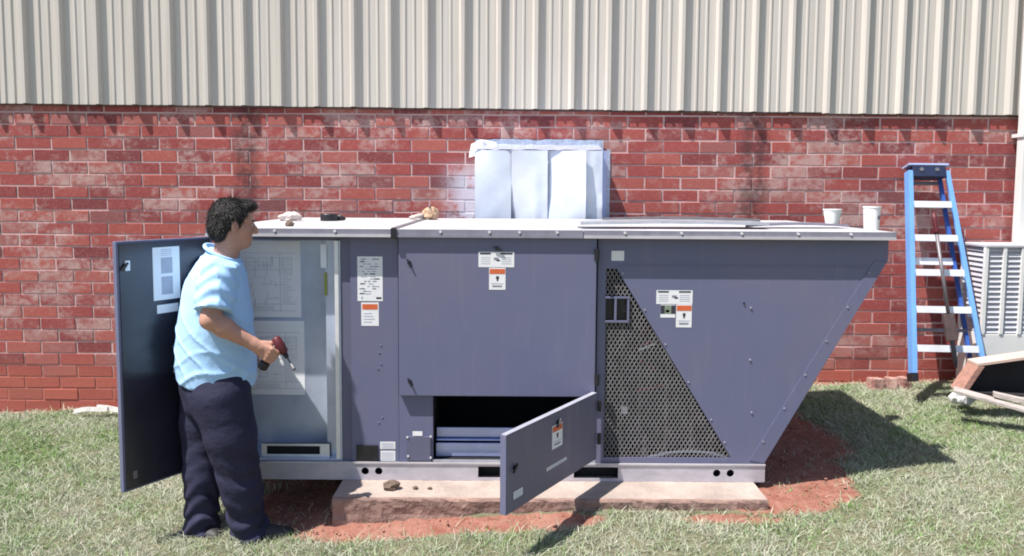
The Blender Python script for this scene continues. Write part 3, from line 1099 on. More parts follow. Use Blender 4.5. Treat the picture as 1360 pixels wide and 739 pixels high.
    xs_ = xr + (x_hood - xr) * (Dp[1] - z0) / (zk_ - z0)
    side.prism_y([(A[0], zk_), (x_hood, zk_), (x_hood, zt_), (A[0], zt_)], d, d + 0.006)
    side.prism_y([(A[0], A[1]), (B[0], B[1]), (B[0], zk_), (A[0], zk_)], d, d + 0.006)
    side.prism_y([(B[0], B[1]), (C_[0], Dp[1]), (xs_, Dp[1]), (x_hood, zk_), (B[0], zk_)], d, d + 0.006)
    side.prism_y([(A[0], z0), (xr, z0), (xs_, Dp[1]), (A[0], Dp[1])], d, d + 0.006)
    hs = build('hood_side_sheet', side, M_PAINT, root)
    fold = MB()
    p0, p1 = at(822, 352.5, d), at(1166, 352.5, d)
    fold.box(p0.x, p1.x, d - 0.0035, d - 0.0005, p0.z - 0.003, p0.z + 0.004)
    build('fold_seam', fold, M_PAINT, hs)
    # overlapping sheet along the sloping edge
    aE, bE = P(1160, 348), P(995, 611)
    aF, bF = (x_hood - 0.004, P(1178, 347)[1]), (xr - 0.004, z0 + 0.003)
    build('sloping_flange', MB().prism_y([aE, aF, bF, bE], d - 0.004, d - 0.0008), M_PAINT, hs)
    dvec = Vector((bE[0] - aE[0], 0, bE[1] - aE[1]))
    for k in range(6):
        t_ = 0.06 + k * 0.17
        q_ = Vector((aE[0], d - 0.005, aE[1])) + dvec * t_ + Vector((0.016, 0, 0.006))
        build('rivet', MB().tube([q_, q_ + Vector((0, -0.003, 0))], 0.0052, 8), M_RIVET, hs)
    d2 = Vector((C_[0] - B[0], 0, Dp[1] - B[1]))
    for t_ in (0.03, 0.22, 0.4, 0.6, 0.8, 0.92):
        q_ = Vector((B[0], d - 0.001, B[1])) + d2 * t_ + Vector((0.014, 0, 0.006))
        build('rivet', MB().tube([q_, q_ + Vector((0, -0.003, 0))], 0.0052, 8), M_RIVET, hs)
    for u, v in ((988, 403), (997, 409), (996, 478), (998, 548)):
        q_ = at(u, v, d - 0.001)
        build('rivet', MB().tube([q_, q_ + Vector((0, -0.005, 0))], 0.0055, 8), M_RIVET if v > 403 else M_BLACK, hs)
    stk(hs, fd, d, 812, 333.5, 829, 346.5, 'blank')
    stk(hs, fd, d, 871.5, 386, 920, 404, 'wide')
    stk(hs, fd, d, 877, 405, 897, 422, 'pictures')
    stk(hs, fd, d, 897.5, 404.5, 919, 435, 'warn', out=0.0)
    # expanded metal mesh
    gr = MB()
    ym = d + 0.010
    px_, pz_ = 0.0240, 0.041
    def inside(x_, z_):
        if x_ < A[0] - 0.004 or z_ < Dp[1] - 0.004 or z_ > A[1] + 0.004:
            return False
        t_ = (B[1] - z_) / (B[1] - Dp[1])
        return x_ < B[0] + (C_[0] - B[0]) * t_ + 0.004
    hx0, hx1 = P(802, 411)[0], P(836, 411)[0]
    hz0, hz1 = P(818, 428)[1], P(818, 394)[1]
    ncol = int((C_[0] - A[0]) / px_) + 2
    nrow = int((A[1] - Dp[1]) / (pz_ / 2)) + 2
    for i in range(ncol):
        for j in range(nrow):
            for s_ in (1, -1):
                xa_ = A[0] + i * px_ + (px_ / 2 if j % 2 else 0) * s_ * 0 + (0.5 * px_ if (j % 2) else 0)
                za2 = Dp[1] + j * pz_ / 2
                xb_ = xa_ + s_ * px_ / 2
                zb2 = za2 + pz_ / 2
                mx, mz = (xa_ + xb_) / 2, (za2 + zb2) / 2
                if inside(mx, mz) and not (hx0 < mx < hx1 and hz0 < mz < hz1):
                    gr.bar((xa_, ym, za2), (xb_, ym, zb2), 0.0036, 0.003, up=(0, 1, 0))
    gg = build('mesh_grille', gr, M_MESH, root)
    hole = MB()
    cells = [(P(803, 411)[0], P(816, 411)[0]), (P(819, 411)[0], P(833, 411)[0])]
    za3, zb3 = P(818, 426)[1], P(818, 397)[1]
    fr_ = 0.008
    hole.box(cells[0][0] - 0.002, cells[1][1] + 0.012, ym - 0.013, ym - 0.004, zb3, zb3 + fr_ + 0.004)
    hole.box(cells[0][0] - 0.002, cells[1][1] + 0.012, ym - 0.013, ym - 0.004, za3 - fr_ - 0.004, za3)
    hole.box(cells[0][1], cells[1][0], ym - 0.013, ym - 0.004, za3, zb3)
    hole.box(cells[1][1], cells[1][1] + 0.012, ym - 0.013, ym - 0.004, za3, zb3)
    build('hand_hole_frame', hole, M_PAINT, gg, bevel=0.002)
    hb = MB()
    for a, b in cells:
        hb.box(a, b, ym + 0.02, ym + 0.03, za3, zb3)
        hb.box(a, a + 0.002, ym - 0.003, ym + 0.019, za3, zb3)
        hb.box(b - 0.002, b, ym - 0.003, ym + 0.019, za3, zb3)
    build('hand_hole_pocket', hb, M_BLACK, gg)
    # what stands behind the mesh
    yk = d + 0.20
    build('condenser_coil', MB().prism_y([(xd0 + 0.01, z0 + 0.01), (xr - 0.06, z0 + 0.01), (x_hood - 0.32, zt_ - 0.05), (xd0 + 0.01, zt_ - 0.05)], yk, yk + 0.05), M_COIL, root)
    for u in (824, 848, 884, 918, 946):
        q_ = at(u, 600, d + 0.14)
        build('coil_tube', MB().tube([(q_.x, d + 0.15, z0 + 0.02), (q_.x, d + 0.15, at(u, 400 + (u - 815) * 1.25, d).z)], 0.009, 8), M_STEEL, root)
    q_ = at(829, 545, d + 0.1)
    build('component_tag', MB().box(q_.x - 0.018, q_.x + 0.018, d + 0.1, d + 0.104, q_.z - 0.022, q_.z + 0.022), M_PAPER, root)
    mb = MB()
    q_ = at(856, 590, d + 0.1)
    mb.tube([(q_.x, d + 0.1, z0), (q_.x, d + 0.1, z0 + 0.045), (q_.x, d + 0.1, z0 + 0.05), (q_.x, d + 0.1, z0 + 0.12)], [0.022, 0.022, 0.012, 0.012], 10)
    build('service_valve', mb, M_STEEL, root)
    arc = [at(u, 607.5 - 8 * math.sin((u - 860) / 110 * PI), d + 0.05) for u in range(860, 971, 10)]
    build('drain_hose', MB().tube(arc, 0.009, 8), M_GALV, root)
    for a, b in (((842, 462), (878, 450)), ((850, 478), (872, 492)), ((846, 520), (880, 512))):
        build('capillary_tube', MB().tube([at(*a, d + 0.09), at(*b, d + 0.09)], 0.006, 6), M_RED, root)
    q_ = at(858, 438, d + 0.12)
    build('red_valve', MB().tube([(q_.x - 0.03, d + 0.12, q_.z - 0.03), (q_.x + 0.03, d + 0.12, q_.z + 0.03)], 0.02, 8), M_RED, root)
    build('wire_tag', MB().obox(at(848, 467, d + 0.09), at(872, 457, d + 0.09) - at(848, 467, d + 0.09), (0, 0.002, 0), (0, 0, 0.012)), M_PAPER, root)
    # ---- rest of the shell: back, hood slope, top deck under the roof pans
    sh = MB()
    sh.box(xl + 0.021, xr, yb - 0.01, yb, z0, zt_)
    build('back_panel', sh, M_PAINT, root)
    slope = MB()
    zk = out[3][1]
    v_ = [(xr, d + 0.007, z0), (x_hood, d + 0.007, zk), (x_hood, yb - 0.011, zk), (xr, yb - 0.011, z0)]
    nn = Vector((zk - z0, 0, -(x_hood - xr))).normalized() * 0.006
    v2 = [tuple(Vector(q3) - nn) for q3 in v_]
    slope.add(v_ + v2, [(0, 1, 2, 3), (7, 6, 5, 4), (0, 4, 5, 1), (1, 5, 6, 2), (2, 6, 7, 3), (3, 7, 4, 0)])
    slope.box(x_hood - 0.006, x_hood, d + 0.007, yb - 0.011, zk + 0.004, zt_)
    build('hood_slope', slope, M_PAINT, root)
    build('hood_back', MB().prism_y([(xr, z0), (x_hood, zk), (x_hood, zt_), (xr, zt_)], yb - 0.01, yb), M_PAINT, root)
    # roof pans
    yr0 = d - 0.055
    xs1, xs2 = at(523, 306, yr0).x, at(775, 306, yr0).x
    for a, b in ((xl - 0.03, xs1 - 0.004), (xs1 + 0.004, xs2 - 0.002), (xs2 + 0.002, x_hood + 0.012)):
        mb = MB()
        mb.box(a, b, yr0 + 0.004, yb + 0.04, z_roof - 0.012, z_roof)
        rp = build('roof_pan', mb, M_ROOF, root, bevel=0.003)
        build('roof_edge', MB().box(a, b, yr0, yr0 + 0.0035, z_lip, z_roof - 0.0005), M_LIP, rp)
        build('roof_lip', MB().box(a, b, yr0 - 0.006, yr0 - 0.0005, z_lip - 0.001, z_lip + 0.014), M_LIP if xs1 < a < xs2 else M_ROOF, rp)
    sm_ = MB().box(xs1 - 0.0035, xs1 + 0.0035, yr0 - 0.004, yb + 0.03, z_roof - 0.05, z_roof + 0.006)
    sm_.box(xs1 - 0.016, xs1 + 0.016, yr0 + 0.03, yb + 0.03, z_roof + 0.0005, z_roof + 0.007)
    build('roof_seam', sm_, M_STEEL, root)
    build('seam_cap', MB().box(xs1 - 0.016, xs1 + 0.014, yr0 - 0.014, yr0 + 0.02, z_lip - 0.004, z_roof + 0.006), M_BLACK, root, bevel=0.003)
    for u in (365, 445, 585, 650, 690, 740, 830, 905, 985, 1060, 1130):
        q_ = at(u, 312, yr0)
        build('roof_screw', MB().tube([(q_.x, yr0 - 0.01, z_lip + 0.03), (q_.x, yr0, z_lip + 0.03)], 0.007, 8), M_ALU, root)
    # ---- tall door on the left, swung open past the corner
    hgt = zt - 0.01 - (z0 + 0.005)
    lo, hi_ = 2.8, 4.1
    for _ in range(40):
        mid = (lo + hi_) / 2
        if at(153, 323, mid).z - at(165, 657, mid).z > hgt:
            hi_ = mid
        else:
            lo = mid
    pf0, pf1 = at(153, 323, lo), at(165, 657, lo)
    fx = (pf0.x + pf1.x) / 2
    zd0 = (pf1.z + z0 + 0.005) / 2
    hp = Vector((xl - 0.012, d - 0.012, 0))
    fp2 = Vector((fx, lo, 0))
    e = hp - fp2
    wd = e.length
    e.normalize()
    n = Vector((-e.y, e.x, 0))
    if n.x < 0:
        n = -n
    o = Vector((fp2.x, fp2.y, zd0))
    td = build('tall_door', MB().obox(o, e * wd, -n * 0.03, (0, 0, hgt)), M_PAINT, root, bevel=0.004)
    td['label'] = 'tall access door swung wide open, dark on its inner face'
    lin = MB().obox(o + e * 0.014 + n * 0.0005 + Vector((0, 0, 0.012)), e * (wd - 0.03), n * 0.004, (0, 0, hgt - 0.024))
    build('door_inner_sheet', lin, M_DOORIN, td)
    ft = Frame((fp2.x, fp2.y, 0), e, n)

    def loc2(u, v):
        k = at(u, v, 1.0) - Vector((0, 0, CAM_Z))
        P0 = Vector((fp2.x, fp2.y, 0)); C0 = Vector((0, 0, CAM_Z))
        t_ = (P0 - C0).xy.dot(n.xy) / k.xy.dot(n.xy)
        Q = C0 + k * t_
        return (Q - P0).xy.dot(e.xy), Q.z
    (a0, za_), (a1, zb_) = loc2(203.5, 400), loc2(237, 327)
    mb = MB()
    ft.quad(mb, a0, a1, za_, zb_, 0.005, 0.001, 0)
    w_, h_ = a1 - a0, zb_ - za_
    for y0_, y1_ in ((0.5, 0.8), (0.1, 0.44)):
        ft.quad(mb, a0 + 0.3 * w_, a0 + 0.72 * w_, za_ + y0_ * h_, za_ + y1_ * h_, 0.0064, 0.0004, 1)
    for k in range(4):
        ft.quad(mb, a0 + 0.3 * w_, a0 + 0.7 * w_, za_ + (0.84 + k * 0.035) * h_, za_ + (0.85 + k * 0.035) * h_, 0.0064, 0.0004, 1)
    build('instruction_sheet', mb, [M_PAPER, M_INKL], td)
    (a0, za_), (a1, zb_) = loc2(208, 417), loc2(236, 402)
    mb = MB()
    ft.quad(mb, a0, a1, za_, zb_, 0.005, 0.001, 0)
    build('instruction_sheet', mb, M_PAPER, td)
    (a0, za_), (a1, zb_) = loc2(165, 360), loc2(171, 346)
    mb = MB()
    ft.quad(mb, a0, a1, za_, zb_, 0.005, 0.006, 0)
    build('latch_plate', mb, M_ALU, td)
    aa, zz = loc2(164, 354)
    latch(td, ft.o + e * aa + n * 0.006 + Vector((0, 0, zz)), n, 0.3)
    (a0, za_), (a1, zb_) = loc2(176, 636), loc2(181, 624)
    mb = MB()
    ft.quad(mb, a0, a1, za_, zb_, 0.005, 0.004, 0)
    build('latch_plate', mb, M_STEEL, td)
    for zz in (zd0 + 0.15, zd0 + hgt * 0.5, zd0 + hgt - 0.15):
        build('hinge', MB().tube([(hp.x, hp.y, zz - 0.03), (hp.x, hp.y, zz + 0.03)], 0.009, 8), M_BLACK, td)
    return dict(root=root, z_roof=z_roof, yr0=yr0, yb=yb, xl=xl, xr=xr, x_hood=x_hood)


UNIT = unit()
ZR = UNIT['z_roof']


# ------------------------------------------------------------------ duct behind the unit
def duct():
    yf = 6.06
    xa, xb = at(631, 240, yf).x, at(800, 240, yf).x
    z1 = at(700, 200, yf).z
    z0 = surf(0.1, 6.2) + 0.25
    root = empty('sheet_metal_duct', ((xa + xb) / 2, 6.24, z0), 'shiny galvanised sheet metal duct running from the brick wall down behind the unit', 'duct')
    w = xb - xa
    zt_ = z1
    seams = [0.0, 0.285, 0.57, 0.865, 1.0]
    for i in range(4):
        a, b = xa + w * seams[i], xa + w * seams[i + 1] - 0.001
        n, mz = 10, 12
        v_, f_ = [], []
        za = at(700, 296, yf).z
        for k in range(n + 1):
            t = k / n
            for j in range(mz + 1):
                s_ = 0 if j == 0 else j - 1
                q_ = s_ / (mz - 1)
                z = z0 if j == 0 else za + (z1 - za) * q_
                wd_ = (b - a)
                slope = (0.16 - 0.22 * max(0, q_ - 0.62) * (1 - t) * 4, 0.10 - 0.42 * (1 - q_) ** 0.8 + 0.2 * (t > 0.7) * (1 - q_), -0.30 + 0.16 * max(0, 0.35 - q_) / 0.35, 0.14 - 0.2 * (abs(q_ - 0.3) < 0.06))[i]
                ripple = 0.0022 * math.sin(9 * t + 7 * q_ + i * 2) + 0.0014 * math.sin(15 * q_ - 8 * t + i)
                v_.append((a + wd_ * t, yf + slope * wd_ * (t - 0.5) + ripple + (0.10, 0.05, 0.16, 0.06)[i] * (z - zt_) * 0.55 - 0.012, z))
        for k in range(n):
            for j in range(mz):
                f_.append((k * (mz + 1) + j, (k + 1) * (mz + 1) + j, (k + 1) * (mz + 1) + j + 1, k * (mz + 1) + j + 1))
        build('front_sheet', MB().add(v_, f_), M_DUCT, root, smooth=True)
    build('side_sheet', MB().box(xa, xa + 0.002, yf + 0.002, D_WALL - 0.012, z0, z1), M_DUCT, root)
    build('side_sheet', MB().box(xb - 0.002, xb, yf + 0.002, D_WALL - 0.012, z0, z1), M_DUCT, root)
    # crumpled top sheet sloping back to the wall, wall flanges, taped corner
    v_, f_ = [], []
    n = 20
    zt = at(700, 186.5, D_WALL - 0.02).z
    for k in range(n + 1):
        t = k / n
        for j in range(4):
            s = j / 3
            v_.append((xa - 0.01 * s + (w + 0.02 * s) * t, yf + (D_WALL - 0.016 - yf) * s + random.uniform(-0.004, 0.004) * (0 < j < 3),
                       z1 + (zt - z1) * s * 0.6 + 0.004 + random.uniform(-0.006, 0.006)))
    for k in range(n):
        for j in range(3):
            f_.append((k * 4 + j, (k + 1) * 4 + j, (k + 1) * 4 + j + 1, k * 4 + j + 1))
    build('top_sheet', MB().add(v_, f_), M_FOIL, root)
    v_, f_ = [], []
    for k in range(n + 1):
        t = k / n
        for j in range(3):
            v_.append((xa - 0.015 + (w + 0.06) * t, D_WALL - 0.012 - random.uniform(0, 0.006), z1 + 0.006 + (zt + 0.0 + random.uniform(-0.008, 0.006) - z1) * j / 2))
    for k in range(n):
        for j in range(2):
            f_.append((k * 3 + j, (k + 1) * 3 + j, (k + 1) * 3 + j + 1, k * 3 + j + 1))
    build('foil_tape', MB().add(v_, f_), M_FOIL, root)
    build('wall_flange_shade', MB().box(xb + 0.003, xb + 0.078, D_WALL - 0.011, D_WALL - 0.007, z0, z1 + 0.02), M_COILPAN, root)  # bluish strip stands in for the duct's shadow on the flange
    build('flange_tape', MB().box(xb + 0.0785, xb + 0.105, D_WALL - 0.013, D_WALL - 0.007, z0, z1 + 0.03), M_FOIL, root)
    v_, f_ = [], []
    c = at(640, 193, 6.3)
    rr = random.Random(4)
    for k in range(7):
        for j in range(5):
            v_.append((c.x - 0.09 + 0.035 * k - 0.004 * j, 6.33 - 0.05 * j / 4 - rr.uniform(0, 0.03), c.z + 0.055 - 0.03 * j - 0.012 * abs(k - 3) + rr.uniform(-0.012, 0.012)))
    for k in range(6):
        for j in range(4):
            f_.append((k * 5 + j, (k + 1) * 5 + j, (k + 1) * 5 + j + 1, k * 5 + j + 1))
    build('foil_patch', MB().add(v_, f_), M_PLBAG, root)


M_DUCT = pmat('duct_galvanised', (0.76, 0.81, 0.93), 0.06, 7, 0.34, metal=0.30, bump=0.05, bscale=6)
M_FOIL = pmat('foil_tape', (0.50, 0.55, 0.70), 0.2, 30, 0.35, metal=0.4, bump=0.25, bscale=35)
duct()


# ------------------------------------------------------------------ things on the unit's roof
def cup(u, v_base, d, h, r0, r1, label, mark):
    p = at(u, v_base, d)
    root = empty('foam_cup', (p.x, d, ZR + 0.0005), label, 'cup', 'white cups on the unit roof')
    mb = MB().lathe([(0, 0), (r0, 0), (r0 + (r1 - r0) * 0.95, h * 0.95), (r1 + 0.003, h * 0.955), (r1 + 0.003, h), (r1 - 0.003, h), (r0 - 0.003, 0.006), (0, 0.006)], (p.x, d, ZR + 0.0005), 24)
    build('cup_body', mb, M_CUP, root, smooth=False)
    if mark:
        mb = MB()
        r = r0 + (r1 - r0) * 0.5 + 0.0008
        vs_, fs_ = [], []
        for k in range(6):
            a = -PI / 2 + 0.3 + k * 0.16
            for j, (z, dz) in enumerate(((0.45, 0), (0.62, 0))):
                rr = r0 + (r1 - r0) * z + 0.0008
                vs_.append((p.x + rr * math.cos(a), d + rr * math.sin(a), ZR + h * z + (0.006 if k in (0, 5) else 0) * (1 if j == 0 else -1)))
        fs_ = [(k * 2, k * 2 + 2, k * 2 + 3, k * 2 + 1) for k in range(5)]
        build('printed_mark', mb.add(vs_, fs_), M_INK, root)


cup(1105, 299, 5.0, 0.105, 0.040, 0.058, 'short white foam cup standing left of the taller cup', False)
cup(1157, 307.5, 4.36, 0.135, 0.040, 0.047, 'taller white foam cup with a grey mark, nearest the roof corner', True)


def strip(u0, v0, u1, v1, d0_, d1_, w, h, label, mat, dz=0.0, bend=0.0):
    a, b = at(u0, v0, d0_), at(u1, v1, d1_)
    root = empty('metal_strip', ((a.x + b.x) / 2, (d0_ + d1_) / 2, ZR), label, 'metal strip')
    n = 14
    dirv = Vector((b.x - a.x, d1_ - d0_, 0))
    sd = Vector((-dirv.y, dirv.x, 0)).normalized()
    prof = [(0, 0), (0, h), (w, h * 0.9), (w, h * 0.9 - 0.002), (0.002, h - 0.002), (0.002, 0)]
    v_, f_ = [], []
    for k in range(n + 1):
        t = k / n
        c = Vector((a.x, d0_, ZR + 0.002 + dz)) + dirv * t
        c.z += bend * math.sin(PI * t) + random.uniform(0, 0.002)
        for o_, z_ in prof:
            v_.append(c + sd * o_ + Vector((0, 0, z_)))
    m = len(prof)
    for k in range(n):
        for j in range(m):
            f_.append((k * m + j, (k + 1) * m + j, (k + 1) * m + (j + 1) % m, k * m + (j + 1) % m))
    f_ += [tuple(range(m)), tuple(n * m + j for j in range(m - 1, -1, -1))]
    build('folded_sheet', MB().add(v_, f_), mat, root)


strip(771, 303, 1022, 302, 4.25, 4.33, 0.30, 0.016, 'long pale folded metal strip lying on the roof front, right of the duct', M_GALV, dz=0.020, bend=0.008)
strip(990, 303, 1128, 301, 4.42, 4.5, 0.16, 0.014, 'short thin grey metal strip on the roof beside the cups', M_LIP, dz=0.006, bend=0.012)
strip(800, 294, 1010, 293, 5.28, 5.34, 0.10, 0.022, 'dark flat metal strip along the back of the roof', M_STEEL, bend=0.014)


def lump(name, u, d, sx, sy, sz, mat, label, cat, seed, base=None, rough=0.25, z=None, sub=3):
    """a crumpled or broken piece: a ball pushed out of shape"""
    p = at(u, 300, d)
    bm = bmesh.new()
    bmesh.ops.create_icosphere(bm, subdivisions=sub, radius=1)
    r_ = np.random.default_rng(seed)
    dirs = r_.normal(size=(14, 3))
    ph = r_.uniform(0, 6, 14)
    fq = r_.uniform(1.5, 5, 14)
    for v in bm.verts:
        c = np.array(v.co)
        k = 1 + rough * sum(math.sin(fq[i] * float(dirs[i] @ c) + ph[i]) for i in range(14)) / 5
        v.co = Vector((c[0] * sx * k, c[1] * sy * k, max(-0.55, c[2]) * sz * k))
    zmin = min(v.co.z for v in bm.verts)
    me = bpy.data.meshes.new(name)
    bm.to_mesh(me)
    bm.free()
    me.materials.append(mat)
    o = link(name, me)
    o.location = (p.x, d, (ZR if z is None else z) - zmin)
    return tag(o, label, cat)


lump('crumpled_rag', 386, 5.1, 0.085, 0.05, 0.035, M_RAGW, 'crumpled off white rag on the roof, left of the black tape roll', 'rag', 3)
lump('knob', 385, 4.35, 0.026, 0.024, 0.02, M_STONE, 'small dark plug on the roof front edge beside the person', 'plug', 5, rough=0.1)
# tape roll
p = at(437, 290, 5.15)
mb = MB().lathe([(0.028, 0), (0.055, 0), (0.058, 0.004), (0.058, 0.044), (0.055, 0.048), (0.028, 0.048), (0.028, 0)], (p.x, 5.15, ZR + 0.0005), 24)
tag(build('tape_roll', mb, M_BLACK, origin=(p.x, 5.15, ZR)), 'black roll of tape lying on the unit roof', 'tape roll')
lump('tool_handle', 447, 5.2, 0.06, 0.03, 0.025, M_BLACK, 'small black lump of tool beside the tape roll', 'tool', 12, rough=0.2)


def glove():
    d = 5.45
    p = at(566, 292, d)
    root = empty('work_glove', (p.x, d, ZR), 'tan leather work glove heaped on the roof left of the duct', 'glove')
    o = lump('glove_palm', 572, d, 0.06, 0.05, 0.06, M_RAG, None, None, 21, rough=0.3)
    o.parent = root
    o.location = Vector(o.location) - root.location
    for k in range(4):
        pts = [(p.x - 0.02 - 0.01 * k, d - 0.03 + 0.022 * k, ZR + 0.03), (p.x - 0.07, d - 0.04 + 0.024 * k, ZR + 0.024), (p.x - 0.115 + 0.012 * (k % 2), d - 0.045 + 0.026 * k, ZR + 0.013)]
        build('glove_finger', MB().tube(pts, [0.017, 0.015, 0.010], 8), M_RAGW if k < 2 else M_RAG, root, smooth=True)
    build('glove_cuff', MB().tube([(p.x + 0.02, d, ZR + 0.045), (p.x + 0.055, d - 0.005, ZR + 0.065)], [0.036, 0.045], 12), M_BLACK, root, smooth=True)


glove()

# stone and crumbs on the slab
for (u, v, s, lab) in ((519, 652, 0.034, 'dark dirt clod on the slab, largest of the crumbs there'),
                       (552, 649, 0.012, 'small dirt crumb on the slab, middle one'), (571, 649.5, 0.010, 'tiny dirt crumb on the slab, rightmost')):
    d = 4.03
    o = lump('dirt_clod', u, d, s * 1.3, s, s * 0.75, M_STONE, lab, 'dirt clod', int(u), z=ZP, rough=0.3, sub=2)
    o.location.x = at(u, v, d).x
    o['group'] = 'dirt clods on the slab'


# ------------------------------------------------------------------ ladder
def ladder():
    # local frame: x across, z along the rails, y out of the ladder's face (front = -y)
    top, bot = at(1233, 219, 6.26), at(1263, 505, 5.74)
    ax = (top - bot)
    Lh = ax.length
    zx = ax.normalized()
    yx = Vector((0.04, 1, 0))
    yx = (yx - zx * yx.dot(zx)).normalized()
    xx = yx.cross(zx).normalized()
    M = Matrix((xx, yx, zx)).transposed().to_4x4()
    M.translation = bot
    root = empty('step_ladder', bot, 'blue fibreglass step ladder with silver steps leaning on the wall', 'ladder')
    root.matrix_world = M
    wt, wb = 0.145, 0.272

    def hw(z):
        return wb + (wt - wb) * z / Lh
    for s in (-1, 1):
        mb = MB()
        w = 0.030
        # channel rail: web and two flanges
        a = Vector((s * (hw(0)), 0, 0.0)); b = Vector((s * hw(Lh - 0.05), 0, Lh - 0.05))
        mb.bar(a + Vector((0, 0, 0)), b, 0.036, 0.008, up=(0, 1, 0))
        mb.bar(a + Vector((s * 0.016, 0.038, 0)), b + Vector((s * 0.016, 0.038, 0)), 0.006, 0.066, up=(0, 1, 0))
        build('rail', mb, M_BLUE, root, world_coords=False)
        mb = MB().box(s * hw(0) - 0.024, s * hw(0) + 0.024, -0.01, 0.085, -0.015, 0.05)
        build('foot', mb, M_BLACK, root, world_coords=False, bevel=0.004)
        # folded back legs
        a2 = Vector((s * (hw(0) - 0.035), 0.12, 0.03)); b2 = Vector((s * (hw(Lh) - 0.022), 0.085, Lh - 0.07))
        build('back_leg', MB().bar(a2, b2, 0.026, 0.03, up=(0, 1, 0)), M_BLUE_D, root, world_coords=False)
    for v in (271, 317, 363.5, 412, 462):
        t = (505 - v) / (505 - 219)
        z = Lh * t
        w = hw(z) - 0.019
        mb = MB().box(-w, w, -0.004, 0.082, z - 0.005, z + 0.004).box(-w, w, -0.008, -0.0045, z - 0.050, z + 0.004).box(-w, w, 0.078, 0.082, z - 0.032, z - 0.0055)
        st = build('step', mb, M_ALU, root, world_coords=False)
        for s in (-1, 1):
            build('brace', MB().bar((s * (w - 0.01), 0.03, z - 0.012), (s * (w - 0.0), 0.03, z - 0.07), 0.02, 0.004, up=(0, 1, 0)), M_ALU, st, world_coords=False)
    for v in (346, 240, 440):
        z = Lh * (505 - v) / (505 - 219)
        w = hw(z) - 0.03
        build('back_bar', MB().box(-w, w, 0.088, 0.112, z - (0.045 if v == 346 else 0.014), z + 0.012), M_ALU if v == 346 else M_STEEL, root, world_coords=False)
    z = Lh
    cap = MB().box(-wt - 0.018, wt + 0.018, -0.012, 0.11, z - 0.008, z + 0.010)
    build('cap', cap, M_LADCAP, root, world_coords=False, bevel=0.004)
    build('cap_front', MB().box(-wt + 0.012, wt - 0.012, -0.012, 0.10, z - 0.105, z - 0.013), M_CAP, root, world_coords=False, bevel=0.004)
    for x in (-0.065, 0.06):
        build('rivet', MB().tube([(x, -0.018, z - 0.045), (x, -0.012, z - 0.045)], 0.017, 10), M_STEEL, root, world_coords=False)


ladder()


def pole_tool():
    a, b = at(1270, 489, 5.66), at(1240, 283, 5.92)
    root = empty('digging_tool', a, 'long thin digging tool with dark red grip leaning on the ladder', 'digging tool')
    ax = b - a
    P_ = lambda t: a + ax * t
    build('grip', MB().tube([P_(0.86), P_(0.88), P_(0.96), P_(1.0)], [0.016, 0.02, 0.02, 0.014], 12), M_RED, root, smooth=True)
    build('shaft', MB().tube([P_(0.32), P_(0.86)], 0.0135, 10), M_STEEL, root, smooth=True)
    bl = MB().bar(P_(0.17), P_(0.34), 0.085, 0.03, up=(0, 1, 0))
    build('weight_block', bl, M_BROWNSTEEL, root, bevel=0.008)
    build('spike', MB().tube([P_(0.0), P_(0.04), P_(0.17)], [0.006, 0.016, 0.018], 8), M_BLACK, root)


pole_tool()


# ------------------------------------------------------------------ condenser behind the ladder
def condenser():
    d = 5.95
    xa = at(1307, 400, d).x
    xb = xa + 0.62
    y1 = 6.28
    # left face recedes from the front corner
    zt = at(1320, 329, d).z
    zm = at(1320, 444, d).z
    zb = surf(xa, d) - 0.02
    root = empty('condenser', ((xa + xb) / 2, (d + y1) / 2, zb), 'pale louvred outdoor condenser with white posts, behind the ladder', 'condenser')
    build('base_panel', MB().box(xa + 0.001, xb, d, y1, zb, zm - 0.002), M_CONDW, root, bevel=0.004)
    build('top_cover', MB().box(xa - 0.012, xb + 0.012, d - 0.012, y1 + 0.01, zt, zt + 0.022), M_LOUVRE, root, bevel=0.005)
    build('inner_coil', MB().box(xa + 0.04, xb - 0.04, d + 0.04, y1 - 0.03, zm, zt - 0.003), M_LOUVRE, root)
    w = 0.145
    k = 0
    x = xa
    while x < xb + 0.01:
        build('post', MB().box(x - 0.014, x + 0.014, d - 0.008, d + 0.02, zm, zt - 0.001), M_CONDW, root, bevel=0.002)
        x += w
    build('post', MB().box(xa - 0.006, xa + 0.02, y1 - 0.025, y1, zm, zt - 0.001), M_CONDW, root, bevel=0.002)
    nl = 17
    for i in range(nl):
        z = zm + (zt - zm) * (i + 0.15) / nl
        hgt = (zt - zm) / nl * 0.93
        v_ = [(xa + 0.008, d + 0.004, z), (xb - 0.008, d + 0.004, z), (xb - 0.008, d + 0.022, z + hgt), (xa + 0.008, d + 0.022, z + hgt)]
        v2 = [(x_, y_ + 0.003, z_) for x_, y_, z_ in v_]
        build('louvre', MB().add(v_ + v2, [(0, 1, 2, 3), (7, 6, 5, 4), (0, 4, 5, 1), (2, 6, 7, 3), (0, 3, 7, 4), (1, 5, 6, 2)]), M_LOUVRE, root)
        v_ = [(xa + 0.002, d + 0.022, z), (xa + 0.002, y1 - 0.026, z), (xa + 0.018, y1 - 0.026, z + hgt), (xa + 0.018, d + 0.022, z + hgt)]
        v2 = [(x_ + 0.003, y_, z_) for x_, y_, z_ in v_]
        build('louvre', MB().add(v_ + v2, [(0, 1, 2, 3), (7, 6, 5, 4), (0, 4, 5, 1), (2, 6, 7, 3), (0, 3, 7, 4), (1, 5, 6, 2)]), M_LOUVRE, root)


condenser()


